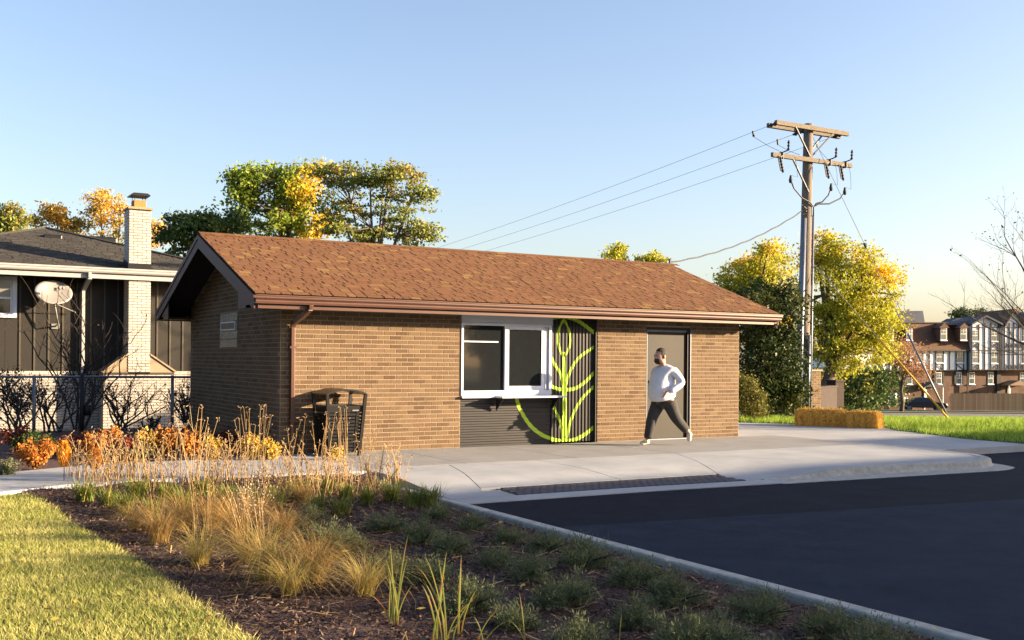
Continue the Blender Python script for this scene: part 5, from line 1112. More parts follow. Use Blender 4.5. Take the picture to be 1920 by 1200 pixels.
tree('amber_tree', gb_(205, 58), [B(200, 380, 58, 38, 1.4, 24, 1.6), B(180, 405, 58, 30, 1.3, 22, 1), B(225, 410, 58, 38, 1.4, 30, 1.4), B(290, 440, 58, 28, 1, 26, .9), B(210, 450, 58, 80, 1.6, 25, 1.2)], 5200, .14, lm['amber'], 'tall amber-leaved tree just left of the cream chimney top', 14, .2, cl=.34, shell=.2, ncl=150)
tree('amber_tree', gb_(105, 58), [B(107, 400, 58, 22, 1, 22, 1.2), B(68, 412, 58, 16, .8, 14, .5), B(135, 425, 58, 24, 1, 16, .7)], 3200, .15, lm['amber'], 'small thin amber tree above the roof vent, between two larger ones', 15, .14, cl=.35, shell=.2, group=tg)
tree('olive_tree', gb_(18, 55), [B(22, 408, 55, 24, 1, 22, 1.5), B(-10, 420, 55, 26, 1.2, 25, 1), B(20, 440, 55, 30, 1, 18, .8)], 4200, .16, lm['locust'], 'olive and yellow tree at the left edge above the charcoal roof', 16, .2, cl=.35)
tree('small_tree', gb_(1195, 40), [B(1160, 468, 40, 16, .5, 22, 1), B(1148, 482, 40, 24, .6, 12, .8), B(1215, 487, 40, 24, .6, 12, 1), B(1238, 488, 40, 14, .5, 10, .5), B(1190, 500, 40, 50, .7, 14, 1)], 2600, .10, lm['yg'], 'small yellow-green treetop peeping over the brown roof ridge', 17, .1, cl=.22, shell=.2)
tree('lime_tree', gb_(1400, 46), [B(1400, 520, 46, 50, 1.8, 36, 2), B(1440, 505, 46, 45, 1.6, 30, 1.6), B(1370, 545, 46, 28, 1.2, 30, 1), B(1440, 560, 46, 55, 1.6, 50, 1.6), B(1460, 468, 44, 26, .8, 12, .35)], 15000, .11, lm['yg'], 'rounded lighter green tree left of the utility pole', 18, .25, cl=.34, ncl=170)
tree('golden_tree', gb_(1532, 41), [B(1548, 470, 41, 30, 1.2, 34, 1.4), B(1590, 490, 41, 38, 1.4, 34, 1.6), B(1545, 545, 41, 52, 1.8, 52, 2.4), B(1605, 570, 41, 50, 1.8, 48, 2.4), B(1662, 520, 41, 26, 1.0, 20, .9), B(1632, 600, 41, 36, 1.3, 48, 1.5), B(1560, 620, 41, 50, 1.7, 52, 2.2), B(1610, 660, 41, 55, 1.5, 34, 1.6), B(1540, 690, 41, 30, 1.2, 26, .7)], 34000, .105, lm['yg'], 'large golden and yellow-green tree right of the utility pole', 19, .34, th=2.0, cl=.36, ncl=300)
tree('ivy_tree', gb_(1425, 27.5), [B(1400, 600, 27.5, 38, .9, 60, 2), B(1450, 600, 27.5, 36, .9, 56, 2), B(1425, 680, 27, 46, .9, 60, 2), B(1462, 690, 27.5, 34, .8, 70, 2), B(1470, 745, 27.5, 26, .6, 34, 1), B(1480, 560, 28, 14, .6, 26, .6), B(1462, 545, 28, 14, .5, 14, .4)], 20000, .085, lm['ivy'], 'dark ivy-covered tree mass filling the gap between building and pole', 20, .2, th=1.5, cl=.26, shell=.35, ncl=260)
for (px, py, rx, rz, lab, sd) in ((1405, 562, 17, 42, 'slim dark conifer tip beside the right end of the brown roof', 21), (1427, 560, 14, 40, 'second slim dark conifer tip, nearer the utility pole', 22)):
    tree('conifer_tree', gb_(px, 29), [B(px, py, 29, rx, .3, rz, 1), B(px, py+40, 29, rx*1.2, .35, 45, 1)], 3500, .07, lm['dgreen'], lab, sd, .08, cl=.13, shell=.1, ncl=120)
def shrub(name, px, py, Z, rx, rz, n, size, m, lab, seed, **k): return tree(name, gb_(px, Z), [B(px, py, Z, rx, rx*Z/FPX, rz, 1)], n, size, m, lab, seed, trunk=.04, **k)
tree('hedge_shrub', gb_(1400, 26), [B(1400, 745, 26, 24, .35, 36, 2), B(1418, 760, 26, 20, .3, 24, 1), B(1392, 720, 26, 13, .25, 20, .8)], 7500, .045, varied('hedge_leaves', [(.13, .14, .03), (.20, .19, .045), (.09, .11, .025), (.26, .20, .05)], .6, 0, bump=0, transl=.25, spec=.15), 'sunlit olive leafy bush against the right corner of the brick building', 24, trunk=.04, cl=.14, shell=.5, ncl=200)
tree('dark_shrub', gb_(1440, 27), [B(1437, 745, 27, 18, .3, 36, 2)], 3500, .05, lm['ivy'], 'dark shrub between the olive bush and the utility pole', 25, trunk=.03, cl=.14)
tree('green_shrub', gb_(1620, 60), [B(1590, 728, 60, 38, 1.5, 30, 2), B(1640, 715, 60, 24, 1.3, 26, 1.4), B(1610, 745, 60, 55, 1.5, 24, 1.6), B(1540, 740, 60, 30, 1.2, 26, 1)], 9000, .16, lm['dgreen'], 'big dark green rounded bush beneath the golden tree', 26, trunk=.1, cl=.45, shell=.5)
tree('low_shrub', gb_(1588, 34), [B(1588, 772, 34, 14, .3, 9, 1)], 900, .06, lm['dgreen'], 'low green plant beside the small garden pier', 27, trunk=.02, cl=.12, ncl=30)
tree('russet_tree', gb_(1690, 80), [B(1690, 670, 80, 40, 2, 34, 2), B(1660, 650, 80, 26, 1.5, 40, 1), B(1710, 690, 80, 26, 1.4, 18, 1)], 4200, .15, lm['pink'], 'sparse russet-pink tree in front of the half-timbered building', 28, trunk=.18, cl=.6, shell=.2, ncl=90)
tree('far_tree', gb_(1815, 150), [B(1815, 592, 150, 28, 3, 14, 1)], 2500, .32, lm['dgreen'], 'green treetop seen between the slate roof and the timbered gables', 29, trunk=.3, cl=.7)
tree('far_tree', gb_(1915, 150), [B(1912, 600, 150, 34, 3, 22, 1)], 2500, .32, lm['pink'], 'brownish treetop behind the timbered gables at the right edge', 30, trunk=.3, cl=.7)
tree('far_tree', gb_(1760, 160), [B(1680, 590, 160, 30, 3, 30, 1)], 100, .3, lm['dgreen'], 'dim tree behind the mansard roof', 33, trunk=.3, cl=.7)
for k_, (px, Z) in enumerate(((1480, 90), (1560, 100), (1630, 96), (1400, 88))):
    tree('background_tree', gb_(px, Z), [B(px, 735, Z, 60, 3, 42, 1)], 5000, .28, lm['dgreen'], ['dark distant tree behind the utility pole foot', 'dark distant tree behind the low garden wall', 'dark distant tree left of the whitish tank', 'dark distant tree behind the right corner of the building'][k_], 40+k_, trunk=.25, cl=.8, shell=.1)
# bare tree at the right edge
def bare(name, base_, H, seed, lab, m, dirs, r0=.11, depth=5, leaf=None, SC=1):
    r = random.Random(seed); e = empty(name, base_, lab, 'tree'); b = MB(); tips = []
    def grow(p, d, L, rad, dep):
        pts = [p]; dd = Vector(d); n_ = 4
        for i in range(n_):
            dd = (dd+Vector((r.gauss(0, .09), r.gauss(0, .09), r.gauss(.03, .07)))).normalized(); pts.append(pts[-1]+dd*L/n_)
        b.tube(pts, [rad*(1-.45*i/n_) for i in range(n_+1)], 7 if dep > 3 else 4, cap=False)
        if dep == 0: tips.append(pts[-1]); return
        k = 4 if dep > 1 else 3
        for j in range(k):
            i = r.choice([1, 2, 3, 4]) if j else 4; q_ = pts[i]; a = r.uniform(0, 2*PI); ax_ = Vector((math.cos(a), math.sin(a), r.uniform(-.15, .6))).normalized()
            nd = (dd*(.9 if j else 1.3)+ax_*(.75 if j else .3)).normalized(); grow(q_, nd, L*r.uniform(.5, .72), rad*(.42 if j else .52), dep-1)
    p0 = Vector(base_); 
    tr = [p0, p0+Vector((-.03, 0, H*.15)), p0+Vector((-.02, .03, H*.34))]; b.tube(tr, [r0, r0*.85, r0*.7], 9)
    dirs = [(d, L*SC, hf, rr_) for (d, L, hf, rr_) in dirs]
    for (d, L, hf, rr_) in dirs: grow(p0+Vector((-.02, .0, H*hf)), Vector(d).normalized(), L, rr_*r0, depth-1)
    b.build('trunk', m, e, True)
    n = len(tips); 
    if leaf and n:
        rr2 = np.random.default_rng(seed); P = np.array([tuple(tips[i % n]) for i in range(leaf)])+rr2.normal(0, .03, (leaf, 3)); o = link('crown', npmesh('crown', leafquads(P, .055, rr2), np.arange(4*leaf).reshape(-1, 4)), lm['dgreen'], e)
    return e
bt_ = Z_(1958, 800, 23); bt_[2] = terr(bt_[0], bt_[1])-.05
L_ = -Vector(RT)
bare('bare_tree', bt_, 5.6, 5, 'nearly leafless grey tree reaching in from the right edge over the timbered building', MAT['ltwig'], [((L_.x*.22, L_.y*.22, 1), 2.6, .34, .7), ((L_.x*1.0, L_.y, .42), 2.0, .32, .5), ((-L_.x*.6, -L_.y*.6, 1), 2.4, .34, .55), ((L_.x*.8, L_.y*.8, .95), 1.7, .36, .42), ((L_.x*.9, L_.y*.9, .0), 1.2, .31, .35), ((L_.x*.2-.2, L_.y*.2+.5, .8), 1.6, .34, .4)], .06, 5, 160, .62)
# trees out of frame: patchy lawn shade, window reflections, added row darkening gable
for i, (x, y, h, s_) in enumerate(((13, -37, 6, 60), (19, -39, 7, 61), (25, -37, 6.5, 62), (31, -41, 8, 63), (7, -40, 6, 64), (-1, -42, 7, 65), (38, -52, 8, 66))):
    tree('street_tree', (x, y, -.2), [((x, y, h*.62), (2.6, 2.6, h*.42), 1), ((x+1, y-1, h*.45), (2.4, 2.4, h*.35), 1)], 6000, .28, lm['dgreen'], 'green tree in the row far behind the camera, number of trunks from the lot: '+['first', 'second', 'third', 'fourth', 'fifth', 'sixth', 'seventh'][i], s_, trunk=.2, cl=.7)
for i, (x, y, h) in enumerate(((-17, -14, 10), (-18, -7, 11), (-17.5, 0, 11), (-19, 7, 11), (-20, 14, 12), (-21, -21, 10))):  # added row, never in view: keeps sky light off the gable wall
    tree('street_tree', (x, y, -.2), [((x, y, h*.5), (3.4, 4, h*.5), 1)], 9000, .34, lm['ivy'], 'unseen tree added left of the lawn to darken the gable wall, tree '+['one', 'two', 'three', 'four', 'five', 'six'][i], 90+i, trunk=.25, cl=.9)
ux, uy = math.sin(SAZ), math.cos(SAZ)
for i, (gx, gy, t, h) in enumerate(((-4.6, -6.3, 24, 6.1), (-3.2, -11.2, 26, 6.6), (11.4, 1.0, 19, 5.6), (11.2, 2.6, 24, 6.6))):
    x, y = gx+ux*t, gy+uy*t
    if i < 2: bare('bare_tree', (x, y, -.1), h, 80+i, ['leafless tree far right of the lot, out of frame', 'second leafless tree far right of the lot, out of frame'][i], MAT['ltwig'], [((0, 0, 1), 2.4, .34, .7), ((.5, .5, .9), 2, .34, .5), ((-.5, -.4, .9), 2, .34, .5), ((.5, -.5, .8), 2, .3, .5)], .11, 5, 400)
    else: bare('bare_tree', (x, y, -.1), h, 80+i, ['slim leafless tree beyond the lawn, out of frame', 'second slim leafless tree beyond the lawn, out of frame'][i-2], MAT['ltwig'], [((0, 0, 1), 2.4, .34, .8), ((.3, .3, 1), 1.6, .5, .4)], .12, 4, 60)
# ================================================================ GARDEN PLANTS
def bladeset(n, r, h, spread, lean, wd, seg=4, curl=1.0, base_r=.05):
    """ribbons that rise and arch over; returns verts, faces"""
    V = []; F = []; a = r.uniform(0, 2*PI, n); H = r.uniform(*h, n); le = r.uniform(*lean, n); b0 = r.uniform(0, base_r, n); ba = r.uniform(0, 2*PI, n); wds = r.uniform(.6, 1.2, n)*wd
    t = np.linspace(0, 1, seg+1)
    for i in range(n):
        rad = b0[i]+H[i]*le[i]*t**1.4; z = H[i]*(t-curl*le[i]*.5*t**3); dx, dy = math.cos(a[i]), math.sin(a[i]); sx_, sy_ = -dy, dx
        w_ = wds[i]*(1-t**2*.85); bx, by = b0[i]*math.cos(ba[i]), b0[i]*math.sin(ba[i]); k = len(V)
        for j in range(seg+1): x = bx+dx*(rad[j]-b0[i]); y = by+dy*(rad[j]-b0[i]); V += [(x-sx_*w_[j], y-sy_*w_[j], z[j]), (x+sx_*w_[j], y+sy_*w_[j], z[j])]
        F += [(k+2*j, k+2*j+1, k+2*j+3, k+2*j+2) for j in range(seg)]
    return V, F
def plant(name, loc, lab, cat, parts, group=None, s=1, rz=0):
    e = empty(name, loc, lab, cat, group); e.scale = (s, s, s); e.rotation_euler.z = rz
    for pn, me, m in parts:
        o = bpy.data.objects.new(pn, me); 
        if not me.materials: me.materials.append(m)
        C.objects.link(o); o.parent = e
        if pn == 'seed_heads': o['kind'] = 'stuff'
    return e
def mesh_of(nm, V, F): me = bpy.data.meshes.new(nm); me.from_pydata(V, [], F); me.update(); return me
r = np.random.default_rng(77)
# junipers
def juniper_mesh(sd):
    r = np.random.default_rng(sd); n = 4200; nb = 40
    d = r.normal(0, 1, (nb, 3)); d[:, 2] = np.abs(d[:, 2])*.8; d /= np.linalg.norm(d, axis=1)[:, None]; L = r.uniform(.55, 1.05, nb)
    tip = d*np.array([.215, .215, .19])*L[:, None]; k = r.integers(0, nb, n); t = r.uniform(.25, 1.05, n)[:, None]; P = tip[k]*t+r.normal(0, .022, (n, 3)); P[:, 2] = np.maximum(P[:, 2]+.01, .0)
    dirn = d[k]*.6+r.normal(0, .55, (n, 3))+np.array([0, 0, .5]); dirn /= np.linalg.norm(dirn, axis=1)[:, None]; s = r.uniform(.016, .036, n)[:, None]; sd_ = np.cross(dirn, r.normal(0, 1, (n, 3))); sd_ /= np.linalg.norm(sd_, axis=1)[:, None]
    V = np.stack([P-sd_*.0028, P+sd_*.0028, P+dirn*s], 1).reshape(-1, 3); return npmesh('foliage', V, np.arange(3*n).reshape(-1, 3))
JM = [juniper_mesh(i) for i in range(5)]
def jstem(sd):
    r = random.Random(sd); b = MB()
    for i in range(12): a = r.uniform(0, 2*PI); l = r.uniform(.15, .25); b.tube([(0, 0, 0), (math.cos(a)*l*.5, math.sin(a)*l*.5, .06), (math.cos(a)*l, math.sin(a)*l, .10)], [.006, .004, .002], 4, cap=False)
    return b.mesh('stem')
JS = [jstem(i) for i in range(2)]
JP = [(816, 946, 'just south of the pale ramp corner'), (887, 965, 'by the kerb, second from the plaza'), (956, 987, 'by the kerb, third from the plaza'), (1025, 1002, 'by the kerb, fourth from the plaza, reddish'), (1097, 1027, 'by the kerb, fifth from the plaza'), (1190, 1058, 'by the kerb, sixth from the plaza'), (1262, 1093, 'by the kerb, seventh from the plaza'), (1421, 1119, 'by the kerb, eighth from the plaza'), (1557, 1149, 'by the kerb, ninth from the plaza, bushiest'), (1652, 1190, 'by the kerb at the bottom edge of the photo'),
 (728, 968, 'one row in from the kerb, farthest away'), (794, 987, 'one row in from the kerb, second farthest'), (844, 1005, 'one row in from the kerb, third farthest'), (928, 1027, 'one row in from the kerb, fourth farthest'), (997, 1049, 'one row in from the kerb, fifth, broad and tall'), (1062, 1093, 'one row in from the kerb, sixth farthest'), (1190, 1130, 'one row in from the kerb, seventh, wide and dark'), (1337, 1171, 'one row in from the kerb, near the bottom edge'), (1440, 1200, 'one row in from the kerb, cut by the bottom edge'),
 (578, 958, 'among the tall dry stalks, small'), (617, 990, 'beside the russet grasses, flat'), (659, 1004, 'behind the russet grasses, rounded'), (719, 1040, 'just above the golden sedge tuft'), (803, 1054, 'two rows in, lit on its right side'), (884, 1100, 'directly behind the tall orange-tipped iris'), (969, 1134, 'right of the tall iris, catching some sun'), (1090, 1175, 'at the bottom edge, brightest of the mounds'), (1290, 1180, 'low near the bottom edge, between two others')]
for i, (px, py, lab) in enumerate(JP):
    g_ = G(px, py, .02); z = gz(g_[0], g_[1])-.02; Zc = (g_[0]-CAM[0])*FW[0]+(g_[1]-CAM[1])*FW[1]
    plant('juniper_mound', (g_[0], g_[1], z), 'low dark green juniper mound '+lab, 'juniper', [('foliage', JM[i % 5], MAT['juniper']), ('stem', JS[i % 2], MAT['twig'])], 'juniper mounds in the mulch bed', rnd.uniform(.8, 1.15)*(1.05 if Zc < 9 else .95), rnd.uniform(0, 6))
# sedge tufts
def tuft(sd, n=420, h=(.26, .52), lean=(.35, 1.45), wd=.0015): V, F = bladeset(n, np.random.default_rng(sd), h, .1, lean, wd, 6, 1.15, .07); return mesh_of('blades', V, F)
SM = [tuft(200+i) for i in range(4)]; SMg = [tuft(210+i, 300, (.26, .52), (.4, 1.5), .0022) for i in range(3)]
sedg = varied('golden_sedge', [(.48, .36, .12), (.38, .33, .08), (.55, .42, .18), (.40, .28, .07)], .75, 0, bump=0, transl=.35, spec=.2)
SP = [(300, 1010, .95, 0, 'hazy russet tuft nearest the lawn edge, left'), (345, 985, 1.0, 0, 'hazy russet tuft behind the first, left side'), (400, 985, .9, 0, 'russet tuft left of the tall pale stalks'), (445, 1000, .9, 0, 'russet tuft at the foot of the seed-headed stalks'), (375, 1050, .8, 1, 'golden tuft overhanging the lawn edge'), (500, 1075, 1.05, 1, 'arching golden tuft in the middle of the mulch'), (465, 1045, .9, 0, 'loose orange tuft with two long bent stems'), (590, 1080, 1.0, 0, 'russet-orange tuft right of the arching golden one'), (545, 1105, .75, 1, 'flattened gold tuft on the bare mulch'), (685, 1105, .75, 1, 'neat yellow-green tuft beside the orange-tipped iris'), (255, 985, .7, 0, 'small brown tuft by the lawn corner'), (530, 1000, .75, 0, 'hazy dark tuft at the shade edge'), (480, 975, .9, 0, 'brown tuft behind the silvery seed heads'), (570, 940, .7, 0, 'faint tuft before the dry stalks at centre')]
for i, (px, py, s_, k, lab) in enumerate(SP):
    g_ = G(px, py, -.08); plant('sedge_tuft', (g_[0], g_[1], gz(g_[0], g_[1])-.02), 'ornamental grass, '+lab, 'ornamental grass', [('blades', (SMg if k else SM)[i % 3], (sedg if k else MAT['sedge']))], 'ornamental grass tufts', s_*1.22, rnd.uniform(0, 6))
# green strap-leaved clumps behind
def clump(sd, n=150, h=(.16, .34), wd=.006): V, F = bladeset(n, np.random.default_rng(sd), h, .1, (.25, 1.0), wd, 4, .8, .10); return mesh_of('leaves', V, F)
CM = [clump(300+i) for i in range(4)]
CP = [(160, 935), (205, 940), (235, 948), (285, 955), (345, 945), (425, 935), (470, 940), (520, 935), (385, 925), (560, 925), (610, 918), (650, 925), (690, 930), (735, 925), (775, 935), (255, 930), (310, 930), (595, 945), (640, 950), (810, 935)]
nth = ['first', 'second', 'third', 'fourth', 'fifth', 'sixth', 'seventh', 'eighth', 'ninth', 'tenth', 'eleventh', 'twelfth', 'thirteenth', 'fourteenth', 'fifteenth', 'sixteenth', 'seventeenth', 'eighteenth', 'nineteenth', 'twentieth']
for i, (px, py) in enumerate(sorted(CP)):
    g_ = G(px, py, -.03); plant('leafy_clump', (g_[0], g_[1], gz(g_[0], g_[1])-.02), 'green strap-leaved clump along the walk, '+nth[i]+' from the left', 'garden plant', [('leaves', CM[i % 4], MAT['daylily'])], 'green clumps along the walk', rnd.uniform(.75, 1.1), rnd.uniform(0, 6))
# tall dry stalks with seed heads
def stalks(sd, n, h, lean, heads=True, r0=.05):
    r = random.Random(sd); b = MB(); hd = MB(); rr = np.random.default_rng(sd)
    for i in range(n):
        a = r.uniform(0, 2*PI); H = r.uniform(*h); l = r.uniform(*lean)*H; p = Vector((r.gauss(0, r0), r.gauss(0, r0), 0)); d = Vector((math.cos(a), math.sin(a), 0))
        pts = [p, p+d*l*.2+Vector((0, 0, H*.35)), p+d*l*.55+Vector((0, 0, H*.7)), p+d*l+Vector((0, 0, H))]; b.tube(pts, [.0042, .0036, .003, .002], 4, cap=False)
        if heads:
            for j in range(r.choice([2, 4, 5])): 
                t_ = pts[3]+Vector((r.gauss(0, .012), r.gauss(0, .012), r.gauss(0, .012))); q2 = t_+Vector((r.gauss(0, .016), r.gauss(0, .016), r.gauss(.006, .012))); hd.tube([t_, (t_+q2)/2, q2], [.0015, .004, .002], 4)
            if r.random() < .5:
                s0 = pts[2]; e2 = s0+Vector((r.gauss(0, .05), r.gauss(0, .05), H*.14)); b.tube([s0, e2], [.002, .0013], 3, cap=False); hd.tube([e2, e2+Vector((0, 0, .012))], [.006, .005], 5)
    return b.mesh('stalks'), hd.mesh('seed_heads')
ST = [stalks(400+i, 8, (.42, .78), (.03, .3)) for i in range(3)]; STT = [stalks(410+i, 8, (.75, 1.0), (.05, .22)) for i in range(2)]; STF = [stalks(420+i, 22, (.16, .46), (.05, .55), True, .09) for i in range(3)]
seedm = mk('seed_heads', (.30, .20, .11), .9, (.42, .29, .16), 60)
KP = [(330, 900, 0, 1.0, 'slender stalks rising before the orange shrubs'), (365, 930, 1, 1.0, 'tall sheaf with pale stems, left of centre'), (460, 915, 1, .95, 'tallest pair with round seed heads before the gable wall'), (480, 900, 1, .9, 'tall stalks right of the tallest pair'), (545, 905, 0, 1.0, 'stalks in front of the brown downspout'), (600, 905, 1, .85, 'stalks in front of the black litter bin'), (640, 900, 1, .9, 'leaning stalks right of the litter bin'), (680, 905, 0, .95, 'thin stalks before the sunlit brick wall'), (740, 905, 2, 1.1, 'thin grey stalks at the pavement edge'), (190, 905, 2, 1.2, 'buff stalks at the left end by the orange sprig'), (225, 910, 2, 1.3, 'buff stalks behind the first green clump'), (265, 912, 0, .9, 'straw-coloured stalks left of centre'), (300, 905, 2, 1.3, 'dense buff stalks in the left group'), (395, 905, 2, 1.2, 'dense buff stalks beside the tall sheaf'), (430, 905, 2, 1.2, 'short dense stalks before the yellow shrub'), (520, 915, 2, 1.1, 'short dense stalks before the gable corner'), (575, 915, 2, 1.2, 'short dense stalks left of the bin'), (620, 915, 2, 1.2, 'short dense stalks below the bin'), (380, 985, 0, .85, 'orange-brown stalks standing in the russet tufts'), (455, 960, 1, .85, 'pair of stout stalks in the middle foreground'), (700, 915, 2, .9, 'short grey stalks near the feathery plant'), (150, 900, 2, 1.1, 'sparse stalks beside the far-left walk')]
KP += [(210, 925, 2, 1.0, 'low buff stems threaded through the green clumps, far left group'), (280, 928, 2, 1.0, 'low buff stems just right of the far left group'), (350, 922, 2, 1.05, 'low golden stems below the tall pale sheaf'), (410, 925, 2, 1.0, 'low golden stems right of the pale sheaf'), (500, 925, 2, 1.05, 'low golden stems under the yellow shrubs'), (550, 925, 2, 1.0, 'low golden stems below the brown downspout'), (590, 930, 2, 1.0, 'low golden stems in front of the bin, nearest the mulch'), (650, 922, 2, .95, 'low grey-gold stems right of the bin'), (170, 915, 2, .9, 'low buff stems beside the second orange sprig'), (240, 900, 2, 1.1, 'buff stems close to the walk, left group')]
for i, (px, py, k, s_, lab) in enumerate(KP):
    g_ = G(px, py, -.05); me, hd = (ST, STT, STF)[k][i % len((ST, STT, STF)[k])]
    plant('dry_stalk_clump', (g_[0], g_[1], gz(g_[0], g_[1])-.02), 'dry perennial, '+lab, 'dry perennial', [('stalks', me, MAT['dryst']), ('seed_heads', hd, seedm)], 'dry perennials with seed heads', s_*1.0, rnd.uniform(0, 6))
# arching single long grass stems
b = MB()
for (a, m1, e_) in (((378, 985), (410, 925, .3), (395, 860)), ((500, 1060), (515, 1010, .25), (485, 985)), ((520, 1070), (500, 1010, .2), (440, 1080)), ((370, 1080), (345, 1040, .2), (310, 995))): pass
# silvery seed-head grass
sh_, hd_ = stalks(450, 14, (.35, .55), (.05, .4)); 
V = []; rr = np.random.default_rng(9)
g_ = G(470, 1010, -.08); n = 700; P = rr.normal(0, 1, (n, 3))*np.array([.09, .09, .11])+np.array([0, 0, .38]); me = npmesh('seed_sprays', leafquads(P, .012, rr), np.arange(4*n).reshape(-1, 4))
plant('seed_grass', (g_[0], g_[1], -.12), 'airy grass with silvery seed sprays before the dry stalks', 'ornamental grass', [('stalks', sh_, MAT['dryst']), ('seed_sprays', me, mk('silver_seeds', (.40, .33, .27), .8))])
# irises, every leaf a part
def iris(px, py, leaves, lab, s=1):
    g_ = G(px, py, -.1); e = empty('iris', (g_[0], g_[1], -.12), lab, 'iris', 'irises in the mulch'); r = random.Random(px)
    for (ang_, H, le, w_) in leaves:
        V = []; n_ = 7; d = Vector((math.cos(HEAD)*math.cos(ang_)-0, -math.sin(HEAD)*math.cos(ang_), 0)); d = Vector(RT)*math.cos(ang_)+Vector(FW)*math.sin(ang_); sd_ = Vector(RT)*.8+Vector(FW)*.3; b0 = Vector((r.gauss(0, .03), r.gauss(0, .03), 0)); F = []
        for j in range(n_+1):
            t = j/n_; c = b0+d*(H*le*t**1.6)+Vector((0, 0, H*(t-le*.35*t**4))); ww = w_*.75*(1-.2*t if t < .7 else (1-.14)*(1-t)/.3+.02); V += [tuple(c-sd_*ww), tuple(c+Vector((-.3*ww, .0, 0))*.6+Vector(FW)*(-ww*.25)), tuple(c+sd_*ww)]
        for j in range(n_): k = 3*j; F += [(k, k+1, k+4, k+3), (k+1, k+2, k+5, k+4)]
        o = bpy.data.objects.new('leaf', mesh_of('leaf', V, F)); o.data.materials.append(MAT['iris']); C.objects.link(o); o.parent = e; o.data.polygons.foreach_set('use_smooth', [True]*len(o.data.polygons))
iris(740, 1165, [(PI, .50, .05, .008), (PI, .42, .18, .008), (0, .40, .15, .009), (0, .28, .35, .007), (PI, .24, .7, .007), (.3, .35, .10, .008), (2.6, .34, .10, .007), (1.5, .3, .2, .007)], 'iris with upright green leaves and orange tips beside the golden tuft')
iris(758, 1160, [(0, .55, .12, .007), (PI, .32, .12, .009), (0, .26, .2, .008)], 'thin iris with one tall straight leaf, between two fuller ones')
iris(830, 1198, [(PI, .46, .35, .010), (PI, .34, .25, .011), (0, .52, .10, .011), (PI, .54, .22, .007), (0, .34, .5, .007), (.2, .28, .6, .007), (2.9, .40, .3, .008), (0, .22, .9, .006), (PI, .5, .10, .008), (1.0, .34, .2, .008), (0, .30, .22, .009)], 'largest iris at the bottom edge with yellow-green leaves', 1)
iris(868, 1185, [(0, .46, .03, .012), (0, .30, .3, .008)], 'iris of one broad upright leaf tipped orange')
iris(1005, 1215, [(PI, .34, .1, .006), (PI, .22, .5, .006)], 'small iris with one bent orange leaf right of the largest')
iris(1158, 1215, [(0, .22, .06, .006), (PI, .12, .3, .006)], 'tiny iris shoot at the bottom edge in the shade')
iris(905, 1205, [(0, .22, .9, .006), (0, .26, .5, .007), (PI, .18, .3, .007)], 'low iris with bent leaves right of the broad upright leaf')
# shrubs of the planting strip
def leafshrub(px, py, top, rx, m, lab, sd, n=1500, size=.035, name='garden_shrub', z=.0, stem=True):
    g_ = G(px, py, z); Zc = (g_[0]-CAM[0])*FW[0]+(g_[1]-CAM[1])*FW[1]; hgt = (py-top)*Zc/FPX; rw = rx*Zc/FPX; r = np.random.default_rng(sd)
    e = empty(name, (g_[0], g_[1], terr(g_[0], g_[1])-.02), lab, 'shrub'); ns = 16; b = MB(); P = []
    for i in range(ns):
        a = r.uniform(0, 2*PI); rr_ = r.uniform(.1, 1)*rw; H = hgt*r.uniform(.6, 1.05)*(1-.25*(rr_/rw)**2); tip = np.array([math.cos(a)*rr_, math.sin(a)*rr_, H]); mid = tip*np.array([.45, .45, .5]); b.tube([(0, 0, 0), mid, tip], [.008, .006, .003], 4, cap=False)
        k = n//ns; t = r.uniform(.3, 1.03, k)[:, None]; P.append(np.where(t < .5, mid*t*2, mid+(tip-mid)*(t-.5)*2)+r.normal(0, .03, (k, 3)))
    P = np.concatenate(P); P[:, 2] = np.maximum(P[:, 2], .02); loc = np.array(e.location)
    for nm, me, mm in (('leaves', npmesh('leaves', leafquads(P, size, r, asp=.75), np.arange(4*len(P)).reshape(-1, 4)), m), ('stems', b.mesh('stems'), MAT['twig'])):
        me.materials.append(mm); o = bpy.data.objects.new(nm, me); C.objects.link(o); o.parent = e
O, GD, RD, DG = MAT['leaf_orange'], MAT['leaf_gold'], MAT['leaf_red'], MAT['leaf_dgreen']
grey = varied('grey_green_leaves', [(.12, .14, .07), (.18, .19, .10), (.09, .11, .05)], .7, 0, bump=0, transl=.2, spec=.2)
